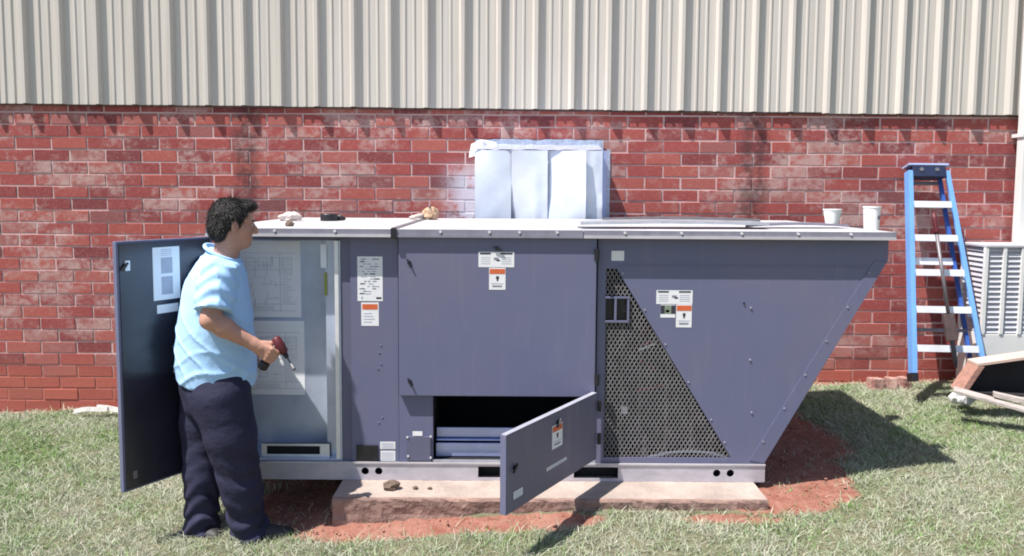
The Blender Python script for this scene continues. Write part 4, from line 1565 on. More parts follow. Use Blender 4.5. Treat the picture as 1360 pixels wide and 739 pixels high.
def wooden_box():
    """a plywood tray tipped on its side, open face to the camera"""
    d = 5.35
    g = at(1275, 520, d)
    t0, t1 = at(1299, 487, d), at(1420, 470, d)
    b0, b1 = at(1276, 521, d), at(1420, 530, d)
    root = empty('wooden_box', (g.x + 0.3, d + 0.1, b0.z), 'plywood tray tipped on its side with a dark open face', 'wooden box')
    dep = Vector((0.01, 0.15, 0.0))
    th = 0.02
    v = lambda p: Vector((p.x, p.y, p.z))
    up = (v(t1) - v(t0)).normalized()
    build('top_board', MB().obox(v(t0), v(t1) - v(t0), dep, (0, 0, 0.022)), M_WOODL, root, bevel=0.002)
    e = v(t0) - v(b0)
    build('end_board', MB().obox(v(b0) + Vector((0.0, 0, 0)), (th + 0.03, 0, 0.0), dep, e - Vector((0, 0, 0.001))), M_WOOD, root, bevel=0.003)
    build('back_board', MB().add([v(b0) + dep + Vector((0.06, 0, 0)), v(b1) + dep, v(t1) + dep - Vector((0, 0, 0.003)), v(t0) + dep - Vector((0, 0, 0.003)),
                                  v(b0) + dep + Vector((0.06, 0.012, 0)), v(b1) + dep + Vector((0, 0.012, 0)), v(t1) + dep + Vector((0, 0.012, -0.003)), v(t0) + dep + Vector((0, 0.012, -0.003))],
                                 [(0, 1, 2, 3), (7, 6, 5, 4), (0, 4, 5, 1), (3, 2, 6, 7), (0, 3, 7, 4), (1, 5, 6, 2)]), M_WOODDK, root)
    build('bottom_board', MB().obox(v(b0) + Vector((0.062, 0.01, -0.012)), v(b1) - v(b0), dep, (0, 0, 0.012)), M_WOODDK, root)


wooden_box()


def plank(u0, v0, u1, v1, d0_, d1_, w, th, label, lift=0.0):
    a, b = at(u0, v0, d0_), at(u1, v1, d1_)
    c = (a + b) / 2
    o = build('plank', MB().obox(a, b - a, Vector((-(b - a).y, (b - a).x, 0)).normalized() * w, (0, 0, th)), M_WOODG, origin=(c.x, c.y, min(a.z, b.z)), bevel=0.004)
    tag(o, label, 'plank', 'grey planks on the grass by the box')


plank(1266, 522, 1372, 552, 5.22, 4.98, 0.13, 0.022, 'grey weathered plank lying along the front of the tipped tray')
plank(1320, 528, 1400, 546, 5.16, 5.02, 0.05, 0.035, 'narrow split plank end on the grass at the right edge')

# white plastic bag stuffed between ladder foot and tray
lump('plastic_bag', 1290, 5.62, 0.075, 0.06, 0.085, M_PLBAG, 'crumpled white plastic bag between the ladder and the tray', 'plastic bag', 31, z=surf(3.45, 5.62) + 0.02, rough=0.35)
# loose bricks along the wall foot
for i, (u, sc, rz, lab) in enumerate(((1162, 0.105, 0.2, 'broken loose brick at the wall foot, leftmost of three'), (1182, 0.085, -0.25, 'broken loose brick at the wall foot, middle of three'),
                                      (1199, 0.08, 0.35, 'broken loose brick at the wall foot, nearest the ladder'))):
    p = at(u, 497, 6.22)
    mb = MB().box(-sc / 2, sc / 2, -0.05, 0.05, -0.03, 0.075)
    o = build('loose_brick', mb, M_LOOSE, world_coords=False, bevel=0.008)
    o.location = (p.x, 6.2, surf(p.x, 6.2) + 0.006)
    o.rotation_euler = (random.uniform(-0.1, 0.1), random.uniform(-0.1, 0.1), rz)
    tag(o, lab, 'brick', 'loose bricks at the wall foot')


def scrap():
    """bent pieces of white trim lying at the wall foot on the left"""
    d = 6.12
    root_p = at(130, 545, d)
    zg_ = surf(root_p.x, d)
    for i, (u0, v0, u1, v1, w, lab) in enumerate(((97, 550, 142, 545, 0.03, 'bent strip of pale trim in the grass by the wall, left one'),
                                                  (128, 545, 166, 547, 0.04, 'bent strip of pale trim by the wall, beside the open tall door'))):
        n = 8
        v_, f_ = [], []
        a, b = at(u0, v0, d), at(u1, v1, d - 0.02)
        for k in range(n + 1):
            t = k / n
            c = a.lerp(b, t)
            c.z = max(surf(c.x, c.y) + 0.02, a.z + (b.z - a.z) * t) + 0.01 * math.sin(t * 5 + i)
            v_ += [c, c + Vector((0, 0.012, 0.035)), c + Vector((0.004, w, 0.02 + 0.01 * math.sin(3 * t)))]
        for k in range(n):
            for j in range(2):
                f_.append((k * 3 + j, (k + 1) * 3 + j, (k + 1) * 3 + j + 1, k * 3 + j + 1))
        o = build('trim_scrap', MB().add(v_, f_), M_TRIM, origin=(a.x, a.y, a.z))
        tag(o, lab, 'trim scrap', 'trim scraps by the wall')


scrap()


# ------------------------------------------------------------------ person: bodies of revolution blended in a distance field
def seg_dist(P, a, b, ra, rb):
    a, b = np.asarray(a, float), np.asarray(b, float)
    ab = b - a
    t = np.clip(((P - a) @ ab) / (ab @ ab), 0, 1)
    return np.linalg.norm(P - a - t[..., None] * ab, axis=-1) - (ra + (rb - ra) * t)


def ell_dist(P, c, r, rot=None):
    q_ = P - np.asarray(c, float)
    if rot is not None:
        q_ = q_ @ rot
    r = np.asarray(r, float)
    k0 = np.linalg.norm(q_ / r, axis=-1)
    k1 = np.linalg.norm(q_ / (r * r), axis=-1) + 1e-9
    return k0 * (k0 - 1) / k1


def smin(a, b, k):
    h = np.clip(0.5 + 0.5 * (b - a) / k, 0, 1)
    return b * (1 - h) + a * h - k * h * (1 - h)


def smax(a, b, k):
    return -smin(-a, -b, k)


class Field:
    def __init__(s, xs, ys, zs):
        s.xs, s.ys, s.zs = map(np.asarray, (xs, ys, zs))
        s.P = np.stack(np.meshgrid(s.xs, s.ys, s.zs, indexing='ij'), -1)
        s.F = np.full(s.P.shape[:3], 9.0)

    def _box(s, lo, hi):
        r = []
        for ax, l, h in zip((s.xs, s.ys, s.zs), lo, hi):
            i0, i1 = np.searchsorted(ax, l), np.searchsorted(ax, h)
            r.append(slice(max(0, i0 - 1), min(len(ax), i1 + 1)))
        return tuple(r)

    def seg(s, a, b, ra, rb, k=0.02):
        m = max(ra, rb) + k + 0.03
        lo, hi = np.minimum(a, b) - m, np.maximum(a, b) + m
        bx = s._box(lo, hi)
        s.F[bx] = smin(s.F[bx], seg_dist(s.P[bx], a, b, ra, rb), k)
        return s

    def chain(s, pts, rs, k=0.02):
        for i in range(len(pts) - 1):
            s.seg(pts[i], pts[i + 1], rs[i], rs[i + 1], k)
        return s

    def ell(s, c, r, k=0.02, rot=None):
        m = max(r) + k + 0.03
        bx = s._box(np.asarray(c) - m, np.asarray(c) + m)
        s.F[bx] = smin(s.F[bx], ell_dist(s.P[bx], c, r, rot), k)
        return s

    def cut(s, c, r, k=0.006, rot=None):
        m = max(r) + k + 0.02
        bx = s._box(np.asarray(c) - m, np.asarray(c) + m)
        s.F[bx] = smax(s.F[bx], -ell_dist(s.P[bx], c, r, rot), k)
        return s

    def mesh(s, name, mats):
        """surface nets on a rectilinear grid"""
        F = s.F
        neg = F < 0
        c = np.zeros(tuple(n - 1 for n in F.shape), int)
        for i in (0, 1):
            for j in (0, 1):
                for k in (0, 1):
                    c += neg[i:F.shape[0] - 1 + i, j:F.shape[1] - 1 + j, k:F.shape[2] - 1 + k]
        act = (c > 0) & (c < 8)
        ids = np.full(act.shape, -1)
        cells = np.argwhere(act)
        ids[act] = np.arange(len(cells))
        acc = np.zeros((len(cells), 3))
        cnt = np.zeros(len(cells))
        corners = [(i, j, k) for i in (0, 1) for j in (0, 1) for k in (0, 1)]
        for a in corners:
            for ax in range(3):
                if a[ax]:
                    continue
                b = list(a); b[ax] = 1
                ia = tuple((cells + np.array(a)).T); ib = tuple((cells + np.array(b)).T)
                fa, fb = F[ia], F[ib]
                mk = (fa < 0) != (fb < 0)
                t = fa / (fa - fb + 1e-12)
                pt = s.P[ia] + (s.P[ib] - s.P[ia]) * t[:, None]
                acc[mk] += pt[mk]
                cnt[mk] += 1
        V = acc / np.maximum(cnt, 1)[:, None]
        quads = []
        for ax in range(3):
            o1, o2 = [(1, 2), (2, 0), (0, 1)][ax]
            sl0 = [slice(None)] * 3; sl1 = [slice(None)] * 3
            sl0[ax] = slice(0, -1); sl1[ax] = slice(1, None)
            a, b = neg[tuple(sl0)], neg[tuple(sl1)]
            E = np.argwhere(a != b)
            ok = (E[:, o1] > 0) & (E[:, o2] > 0) & (E[:, o1] < F.shape[o1] - 1) & (E[:, o2] < F.shape[o2] - 1)
            E = E[ok]
            fl = a[tuple(E.T)]
            def cid(d1, d2):
                q2 = E.copy(); q2[:, o1] -= d1; q2[:, o2] -= d2
                return ids[tuple(q2.T)]
            Q = np.stack([cid(1, 1), cid(0, 1), cid(0, 0), cid(1, 0)], -1)
            Q[~fl] = Q[~fl][:, ::-1]
            quads.append(Q)
        Q = np.concatenate(quads)
        Q = Q[(Q >= 0).all(1)]
        return np_mesh(name, V, Q, mats=mats, smooth=True)


def grid(lo, hi, h, fine=None):
    a = list(np.arange(lo, hi + h, h))
    if fine:
        f0, f1, fh = fine
        a = [x for x in a if x < f0 - fh * 0.5 or x > f1 + fh * 0.5] + list(np.arange(f0, f1 + fh, fh))
        a = sorted(a)
    return np.array(a)


def folds(P, seed, amp, scale=(1, 1, 1), n=10, f0=14, f1=42):
    r = np.random.default_rng(seed)
    tot = np.zeros(P.shape[:3])
    Q = P * np.asarray(scale)
    w = 0.02 * np.sin(Q[..., 2] * 19 + Q[..., 0] * 13) + 0.02 * np.sin(Q[..., 1] * 23 - Q[..., 2] * 11)
    for _ in range(n):
        dv = r.normal(size=3); dv /= np.linalg.norm(dv)
        fq = r.uniform(f0, f1)
        tot += np.sin(fq * (Q @ dv + w) + r.uniform(0, 6.28)) * (f0 / fq)
    return amp * tot / math.sqrt(n)


def rotz(a):
    c, s = math.cos(a), math.sin(a)
    return np.array([[c, -s, 0], [s, c, 0], [0, 0, 1]])


def person():
    d = 3.90
    g = at(310, 715, d)
    S = 0.001 * d * 1.002                         # metres per photo pixel at his distance
    root = empty('person', (g.x, d, g.z), 'man in light blue t-shirt and navy trousers standing at the open door holding a driver', 'person')
    L = lambda u, v, y=0.0: np.array([(u - 310) * S + (715 - v) * 0.0, y, (715 - v) * S])
    root.scale = (1.03, 1.03, 1.03)
    yaw = math.radians(25)
    RT = rotz(yaw)
    hy = math.radians(30)
    RH = rotz(hy)
    # torso sections: z, centre x, half depth, half width
    T = np.array([(0.70, -0.070, 0.166, 0.190), (0.80, -0.070, 0.178, 0.208), (0.90, -0.070, 0.184, 0.220), (1.0, -0.069, 0.184, 0.224), (1.11, -0.066, 0.176, 0.224),
                  (1.22, -0.061, 0.164, 0.220), (1.30, -0.057, 0.150, 0.214), (1.38, -0.050, 0.132, 0.200), (1.44, -0.040, 0.104, 0.158), (1.485, -0.026, 0.076, 0.098), (1.53, -0.016, 0.066, 0.075)])

    def torso(P, grow):
        z = P[..., 2]
        cx = np.interp(z, T[:, 0], T[:, 1]); a = np.interp(z, T[:, 0], T[:, 2]) + grow; b = np.interp(z, T[:, 0], T[:, 3]) + grow
        x, y = P[..., 0] - cx, P[..., 1]
        xr_ = x * math.cos(yaw) + y * math.sin(yaw)
        yr_ = -x * math.sin(yaw) + y * math.cos(yaw)
        k = np.sqrt((xr_ / a) ** 2 + (yr_ / b) ** 2)
        return (k - 1) * np.minimum(a, b) * 0.9
    sh_n, el_n, wr_n = np.array([0.022, -0.172, 1.405]), np.array([0.012, -0.258, 1.190]), np.array([0.196, -0.200, 1.062])
    sh_f, el_f, wr_f = np.array([-0.125, 0.172, 1.405]), np.array([-0.14, 0.250, 1.165]), np.array([-0.02, 0.245, 0.98])
    HC = np.array([-0.022, 0.0, 0.0])

    def hp(x, y, z):
        """head-local point to person space (head turned away from the camera and tipped down a little)"""
        q_ = np.array([x, y, z - 1.56])
        t = math.radians(6)
        q_ = np.array([q_[0] * math.cos(t) + q_[2] * math.sin(t), q_[1], -q_[0] * math.sin(t) + q_[2] * math.cos(t)])
        return RH @ q_ + np.array([0.026, 0.0, 1.56])
    tt = math.radians(6)
    RY = np.array([[math.cos(tt), 0, math.sin(tt)], [0, 1, 0], [-math.sin(tt), 0, math.cos(tt)]])
    RHD = RH @ RY
    # ---------------- body (one continuous surface)
    B = Field(grid(-0.36, 0.38, 0.0085, (0.17, 0.33, 0.0042)), grid(-0.36, 0.36, 0.0085, (-0.26, -0.13, 0.0045)), grid(0.02, 1.80, 0.0085, (0.96, 1.10, 0.0042)))
    B.F = np.maximum(torso(B.P, -0.034), 0.78 - B.P[..., 2])
    B.F = np.maximum(B.F, B.P[..., 2] - 1.46)
    B.seg((-0.028, 0, 1.40), hp(-0.012, 0, 1.575), 0.066, 0.058, 0.03)
    for sh, el, wr in ((sh_n, el_n, wr_n), (sh_f, el_f, wr_f)):
        md = el + (wr - el) * 0.3
        B.chain([sh - np.array([0, 0, 0.012]), el], [0.050, 0.046], 0.02)
        B.chain([el, md, wr], [0.046, 0.047, 0.030], 0.02)
    # legs inside the trousers
    for pts in (([-0.02, -0.10, 0.80], [0.058, -0.09, 0.42], [0.10, -0.06, 0.09]), ([-0.13, 0.08, 0.80], [-0.158, 0.045, 0.42], [-0.17, 0.0, 0.08])):
        B.chain([np.array(p_) for p_ in pts], [0.10, 0.062, 0.042], 0.03)
    # head
    B.ell(hp(-0.012, 0, 1.662), (0.100, 0.077, 0.098), 0.02, RHD)
    B.ell(hp(0.028, 0, 1.585), (0.066, 0.056, 0.078), 0.025, RHD)
    B.ell(hp(0.066, 0, 1.538), (0.026, 0.028, 0.022), 0.022, RHD)
    B.ell(hp(0.060, 0, 1.665), (0.034, 0.055, 0.045), 0.02, RHD)       # brow
    B.cut(hp(0.098, -0.030, 1.637), (0.016, 0.020, 0.013), 0.012, RHD)
    B.cut(hp(0.098, 0.030, 1.637), (0.016, 0.020, 0.013), 0.012, RHD)
    B.chain([hp(0.092, 0, 1.645), hp(0.108, 0, 1.618), hp(0.115, 0, 1.603)], [0.009, 0.011, 0.013], 0.012)
    B.ell(hp(0.099, 0.012, 1.600), (0.012, 0.010, 0.009), 0.008, RHD)
    B.ell(hp(0.099, -0.012, 1.600), (0.012, 0.010, 0.009), 0.008, RHD)
    B.ell(hp(0.090, 0, 1.572), (0.012, 0.024, 0.006), 0.008, RHD)
    B.ell(hp(0.088, 0, 1.560), (0.012, 0.022, 0.007), 0.008, RHD)
    for sy in (-1, 1):
        B.ell(hp(0.048, sy * 0.045, 1.603), (0.026, 0.020, 0.024), 0.02, RHD)   # cheek
        B.ell(hp(-0.006, sy * 0.079, 1.622), (0.019, 0.010, 0.032), 0.006, RHD)
        B.cut(hp(0.000, sy * 0.089, 1.624), (0.009, 0.006, 0.017), 0.005, RHD)
        B.ell(hp(-0.002, sy * 0.076, 1.595), (0.010, 0.008, 0.010), 0.006, RHD)
    # near hand, closed round the tool handle; the back of the hand faces the camera
    h = np.array([0.83, 0.0, -0.56]); h /= np.linalg.norm(h)
    ah = np.array([-0.56, 0.0, -0.83])
    Y = np.array([0, 1.0, 0])
    C = wr_n + h * 0.052 + Y * 0.002
    B.seg(wr_n, C - h * 0.02, 0.029, 0.026, 0.015)
    for q_ in (-0.024, -0.008, 0.008, 0.024):
        B.seg(C - h * 0.025 + ah * q_ * 0.7, C + h * 0.030 + ah * q_ * 1.15, 0.0165, 0.0135, 0.010)
    for i, (q_, ln) in enumerate(((-0.030, 0.95), (-0.010, 1.06), (0.010, 1.0), (0.029, 0.82))):
        K = C + h * 0.034 + ah * q_ - Y * 0.004
        p1 = K + (h * 0.030 + Y * 0.014) * ln + ah * 0.002
        p2 = p1 + (h * -0.002 + Y * 0.026) * ln
        p3 = p2 + (h * -0.021 + Y * 0.004) * ln
        B.chain([K, p1, p2, p3], [0.0112, 0.0098, 0.0090, 0.0075], 0.004)
    t0 = C - h * 0.018 - ah * 0.026 + Y * 0.008
    t1 = t0 + h * 0.030 - ah * 0.018 + Y * 0.012
    t2 = t1 + h * 0.026 - ah * 0.002 + Y * 0.012
    t3 = t2 + h * 0.016 + ah * 0.006 + Y * 0.010
    B.chain([t0, t1, t2, t3], [0.015, 0.0115, 0.0105, 0.0085], 0.008)
    # far hand, relaxed
    fh = np.array([0.55, -0.1, -0.82]); fh /= np.linalg.norm(fh)
    fa = np.array([0.82, 0, 0.55])
    Cf = wr_f + fh * 0.05
    B.seg(wr_f, Cf, 0.027, 0.026, 0.015)
    for i, q_ in enumerate((-0.028, -0.009, 0.010, 0.028)):
        B.seg(Cf - fh * 0.01 + fa * q_ * 0.8, Cf + fh * 0.035 + fa * q_, 0.016, 0.013, 0.01)
        K = Cf + fh * 0.038 + fa * q_
        ln = (0.9, 1.05, 1.0, 0.8)[3 - i]
        B.chain([K, K + fh * 0.036 * ln - Y * 0.008, K + fh * 0.058 * ln - Y * 0.024, K + fh * 0.066 * ln - Y * 0.042], [0.011, 0.0098, 0.009, 0.0078], 0.004)
    B.chain([Cf + fa * 0.025 - fh * 0.02, Cf + fa * 0.05 + fh * 0.012 - Y * 0.012, Cf + fa * 0.055 + fh * 0.04 - Y * 0.022], [0.015, 0.0115, 0.0095], 0.008)
    body = link('body', B.mesh('body', [M_SKIN]), root)
    # ---------------- hair, eyebrows, beard, eyes
    H = Field(grid(-0.16, 0.16, 0.0036), grid(-0.14, 0.14, 0.0036), grid(1.50, 1.80, 0.0036))
    P = H.P
    inv = RHD.T
    Q = (P - np.array([0.026, 0, 1.56])) @ RHD
    lx, ly, lz = Q[..., 0], Q[..., 1], Q[..., 2] + 1.56
    F = ell_dist(np.stack([lx, ly, lz], -1), (-0.016, 0, 1.668), (0.103, 0.081, 0.096))
    F = smin(F, ell_dist(np.stack([lx, ly, lz], -1), (-0.052, 0, 1.610), (0.070, 0.070, 0.075)), 0.02)
    F = smin(F, ell_dist(np.stack([lx, ly, lz], -1), (0.062, 0, 1.735), (0.042, 0.055, 0.026)), 0.02)
    hl = np.interp(lz, [1.52, 1.575, 1.60, 1.625, 1.66, 1.70, 1.73], [-0.045, -0.036, -0.030, 0.024, 0.036, 0.064, 0.16])
    hl = hl + 0.0
    F = smax(F, (lx - hl) * 0.8, 0.004)
    F = F + folds(P, 5, 0.0016, n=10, f0=40, f1=120)
    H.F = F
    cap_me = H.mesh('hair', [M_HAIR])
    hair_o = link('hair', cap_me, root)
    nv = len(cap_me.vertices)
    co = np.zeros(nv * 3); cap_me.vertices.foreach_get('co', co); co = co.reshape(-1, 3)
    no = np.zeros(nv * 3); cap_me.vertices.foreach_get('normal', no); no = no.reshape(-1, 3)
    loc_ = (co - np.array([0.026, 0, 1.56])) @ RHD
    ok = np.where((loc_[:, 0] - np.interp(loc_[:, 2] + 1.56, [1.52, 1.575, 1.60, 1.625, 1.66, 1.70, 1.73], [-0.045, -0.036, -0.030, 0.024, 0.036, 0.064, 0.16])) < -0.002)[0]
    rh = np.random.default_rng(77)
    pick = rh.choice(ok, 9000)
    p0 = co[pick] + rh.normal(0, 0.0016, (len(pick), 3))
    nn_ = no[pick]
    crown = np.array([-0.045, 0.012, 1.775]) + np.array([0.026, 0, 0])
    fl = p0 - crown
    fl[:, 2] -= 0.03
    fl -= nn_ * (fl * nn_).sum(1, keepdims=True)
    fl /= np.linalg.norm(fl, axis=1, keepdims=True) + 1e-6
    fl += rh.normal(0, 0.38, fl.shape)
    ln = rh.uniform(0.008, 0.017, (len(pick), 1))
    sdv = np.cross(fl, nn_)
    sdv /= np.linalg.norm(sdv, axis=1, keepdims=True) + 1e-6
    wv = sdv * rh.uniform(0.0006, 0.0012, (len(pick), 1))
    m1 = p0 + fl * ln * 0.55 + nn_ * ln * 0.30
    m2 = p0 + fl * ln + nn_ * ln * rh.uniform(0.12, 0.42, (len(pick), 1))
    HV = np.stack([p0 - wv, p0 + wv, m1 + wv, m1 - wv, m2], 1).reshape(-1, 3)
    hb = np.arange(len(pick)) * 5
    st_me = np_mesh('hair_strands', HV, np.stack([hb, hb + 1, hb + 2, hb + 3], -1), np.stack([hb + 3, hb + 2, hb + 4], -1), [M_HAIR])
    tag(link('hair_strands', st_me, hair_o), kind='stuff')
    Eb = MB()
    for sy in (-1, 1):
        pts = [hp(0.098 - 0.006 * k * k * 0.25, sy * (0.014 + 0.011 * k), 1.657 + 0.003 * (k == 2)) for k in range(4)]
        build('eyebrow', MB().tube(pts, [0.004, 0.005, 0.0045, 0.003], 6), M_HAIR, root, world_coords=False, smooth=True)
        e_ = link('eye', None, root) if False else None
        c = hp(0.083, sy * 0.030, 1.637)
        mb = MB().lathe([(0.0105 * math.sin(a), -0.0105 * math.cos(a)) for a in np.linspace(0.05, PI - 0.05, 8)], tuple(c), 10)
        build('eye', mb, M_EYE, root, world_coords=False, smooth=True)
        c2 = hp(0.0915, sy * 0.030, 1.637)
        mb = MB().lathe([(0.004 * math.sin(a), -0.004 * math.cos(a)) for a in np.linspace(0.05, PI - 0.05, 6)], tuple(c2), 8)
        build('pupil', mb, M_BLACK, root, world_coords=False, smooth=True)
    G = Field(grid(0.0, 0.16, 0.0045), grid(-0.08, 0.12, 0.0045), grid(1.49, 1.60, 0.0045))
    G.ell(hp(0.078, 0, 1.538), (0.018, 0.018, 0.015), 0.01, RHD)
    G.F = G.F + folds(G.P, 8, 0.0012, n=6, f0=120, f1=220)
    link('beard', G.mesh('beard', [M_HAIR]), root)
    # ---------------- t-shirt
    zh = 0.835
    Sx = Field(grid(-0.36, 0.26, 0.0078), grid(-0.40, 0.40, 0.0085), grid(0.76, 1.52, 0.0078))
    P = Sx.P
    Sx.F = torso(P, 0.006)
    sl_n, sl_f = np.array([0.018, -0.240, 1.232]), np.array([-0.135, 0.240, 1.21])
    for shp, slp, off in ((sh_n, sl_n, 0.012), (sh_f, sl_f, -0.012)):
        ax = (slp - shp) / np.linalg.norm(slp - shp)
        st_ = shp + np.array([0.0, off, 0.0])
        sl = smin(seg_dist(P, st_, st_ + (slp - st_) * 0.5, 0.080, 0.082), seg_dist(P, st_ + (slp - st_) * 0.5, slp + ax * 0.08, 0.082, 0.094), 0.02)
        sl = sl + 0.006 * np.sin((P @ ax) * 85 + 2 * np.sin(P[..., 0] * 30))
        sl = smax(sl, (P - slp) @ ax, 0.005)
        Sx.F = smin(Sx.F, sl, 0.028)
    fold = folds(P, 3, 0.0042, (1, 1, 1.0), n=10, f0=9, f1=34)
    low = np.clip((1.15 - P[..., 2]) / 0.3, 0, 1)
    # drag lines from the armpit and bunching over the belt
    drag = -0.0085 * (1 - np.abs(np.sin((P[..., 2] * 1.0 - P[..., 0] * 0.55) * 30 + 1.4 * np.sin(P[..., 0] * 14) + 0.8 * np.sin(P[..., 1] * 23)))) ** 3 * low
    drag2 = -0.007 * (1 - np.abs(np.sin((P[..., 2] * 0.6 + P[..., 0] * 0.9) * 26 + 1.2 * np.sin(P[..., 2] * 12)))) ** 4
    Sx.F = Sx.F + fold + drag + drag2
    hem = zh - (P[..., 0] + 0.1) * 0.13 + 0.006 * np.sin(P[..., 0] * 30 + P[..., 1] * 22)
    Sx.F = smax(Sx.F, hem - P[..., 2], 0.006)
    # neck opening
    nd = (P - np.array([-0.004, 0, 1.478])) @ np.array([0.42, 0.0, 0.91])
    Sx.F = smax(Sx.F, nd, 0.008)
    link('t_shirt', Sx.mesh('t_shirt', [M_SHIRT]), root)
    col = MB()
    pts = []
    for k in range(25):
        a = 2 * PI * k / 24
        x, y = 0.080 * math.cos(a) * math.cos(yaw) - 0.096 * math.sin(a) * math.sin(yaw), 0.080 * math.cos(a) * math.sin(yaw) + 0.096 * math.sin(a) * math.cos(yaw)
        pts.append((-0.026 + x, y, 1.478 - 0.46 * (x - 0.022)))
    build('collar', MB().tube(pts, 0.010, 8, cap=False), M_SHIRT, root, world_coords=False, smooth=True)
    # ---------------- trousers
    Tr = Field(grid(-0.40, 0.30, 0.0085), grid(-0.32, 0.32, 0.009), grid(0.0, 0.93, 0.0085))
    P = Tr.P
    Tr.F = smax(torso(P, -0.006), 0.66 - P[..., 2], 0.06)
    Tr.F = np.maximum(Tr.F, P[..., 2] - 0.90)
    near = [(-0.010, -0.100, 0.78), (0.036, -0.105, 0.58), (0.078, -0.085, 0.31), (0.094, -0.065, 0.14), (0.112, -0.06, 0.055)]
    far = [(-0.130, 0.085, 0.78), (-0.163, 0.065, 0.60), (-0.160, 0.03, 0.33), (-0.166, 0.005, 0.12), (-0.168, 0.0, 0.045)]
    Tr.chain([np.array(p_) for p_ in near], [0.142, 0.122, 0.096, 0.080, 0.088], 0.03)
    Tr.chain([np.array(p_) for p_ in far], [0.142, 0.116, 0.096, 0.076, 0.085], 0.03)
    z = P[..., 2]
    lowk = np.clip((0.36 - z) / 0.25, 0, 1)
    knee = np.exp(-((z - 0.42) / 0.12) ** 2)
    amp = np.clip(0.5 + 0.9 * folds(P, 17, 1.0, (1, 1, 1), n=6, f0=6, f1=16), 0, 1)
    ph = 3.0 * np.sin(P[..., 0] * 17 + P[..., 1] * 9 + 1.1) + 1.6 * np.sin(P[..., 1] * 31 - P[..., 0] * 12)
    Tr.F = Tr.F + folds(P, 13, 0.0050, (1, 1, 0.6), n=10, f0=9, f1=30) \
        + amp * (0.011 * lowk + 0.005 * knee) * np.sin(z * 66 + ph) + 0.004 * amp * np.sin((P[..., 0] * 0.8 + z * 0.55) * 60 + ph)
    hemz = 0.028 + 0.012 * np.sin(P[..., 0] * 25)
    Tr.F = smax(Tr.F, hemz - z, 0.006)
    tro = link('trousers', Tr.mesh('trousers', [M_NAVY]), root)
    # back pocket welt, cargo flap highlight and belt pouch
    pk = MB().obox(L(304, 551, -0.226), L(328, 551, -0.216) - L(304, 551, -0.226), (0, 0.004, 0), (0, 0, 0.02))
    build('pocket_flap', pk, M_NAVY_L, tro, world_coords=False, bevel=0.003)
    bp = L(326, 521, -0.205)
    mb = MB().tube([bp + np.array([0, -0.012, 0]), bp + np.array([0, 0.012, 0])], 0.012, 14)
    build('belt_clip', mb, M_BLACK, tro, world_coords=False)
    # ---------------- boots
    for (hx, hy_, tx, ty, zz) in ((0.085, -0.06, 0.335, -0.045, 0.012), (-0.205, 0.02, -0.03, -0.07, -0.008)):
        Bo = Field(grid(min(hx, tx) - 0.08, max(hx, tx) + 0.08, 0.007), grid(min(hy_, ty) - 0.08, max(hy_, ty) + 0.08, 0.007), grid(-0.05, 0.22, 0.007))
        a, b = np.array([hx, hy_, zz + 0.04]), np.array([tx, ty, zz + 0.032])
        dv = (b - a) / np.linalg.norm(b - a)
        Bo.seg(a + dv * 0.01, a + dv * 0.12, 0.042, 0.046, 0.02)
        Bo.seg(a + dv * 0.12, b - dv * 0.045, 0.046, 0.040, 0.02)
        Bo.seg(a + dv * 0.025 + np.array([0, 0, 0.02]), a + dv * 0.03 + np.array([0, 0, 0.11]), 0.044, 0.050, 0.02)
        Bo.F = smax(Bo.F, (zz + 0.014) - Bo.P[..., 2], 0.004)
        bo = link('boot', Bo.mesh('boot', [M_BOOT]), root)
        sole = Field(grid(min(hx, tx) - 0.08, max(hx, tx) + 0.08, 0.007), grid(min(hy_, ty) - 0.08, max(hy_, ty) + 0.08, 0.007), grid(-0.05, 0.06, 0.006))
        sole.seg(a + dv * 0.01, b - dv * 0.045, 0.047, 0.048, 0.01)
        sole.F = np.maximum(np.maximum(sole.F, (zz - 0.012) - sole.P[..., 2]), sole.P[..., 2] - (zz + 0.012))
        link('sole', sole.mesh('sole', [M_BLACK]), bo)
    # ---------------- driver in the near hand (a thing of its own)
    hc = C + h * 0.038 + Y * 0.026                       # middle of the grip
    W = Vector(root.location)
    V = lambda a: Vector((float(a[0]), float(a[1]), float(a[2]))) * 1.03 + W
    dr = empty('cordless_driver', V(hc), 'black and dark red cordless driver held pointing down in the man\'s hand', 'power tool')
    top = hc - ah * 0.062
    fwd = np.array([0.50, 0.0, -0.86]); fwd /= np.linalg.norm(fwd)
    build('grip', MB().tube([V(hc - ah * 0.055), V(hc), V(hc + ah * 0.050)], [0.018, 0.0165, 0.018], 12), M_BLACK, dr, smooth=True)
    bt = hc + ah * 0.068
    build('battery', MB().tube([V(bt - ah * 0.020), V(bt - ah * 0.014), V(bt + ah * 0.016), V(bt + ah * 0.022)], [0.020, 0.026, 0.026, 0.020], 12), M_BLACK, dr, smooth=True)
    mt = top + fwd * 0.012
    build('motor_housing', MB().tube([V(mt - fwd * 0.046), V(mt - fwd * 0.038), V(mt), V(mt + fwd * 0.036), V(mt + fwd * 0.047)], [0.014, 0.023, 0.025, 0.023, 0.016], 14), M_RED, dr, smooth=True)
    build('chuck', MB().tube([V(mt + fwd * 0.047), V(mt + fwd * 0.066), V(mt + fwd * 0.072)], [0.014, 0.011, 0.007], 12), M_BLACK, dr, smooth=True)
    build('bit', MB().tube([V(mt + fwd * 0.07), V(mt + fwd * 0.125), V(mt + fwd * 0.126), V(mt + fwd * 0.142)], [0.0045, 0.0045, 0.008, 0.008], 8), M_STEEL, dr, smooth=True)


M_NAVY_L = pmat('navy_pocket_trim', (0.10, 0.10, 0.15), 0.2, 20, 0.8)
person()


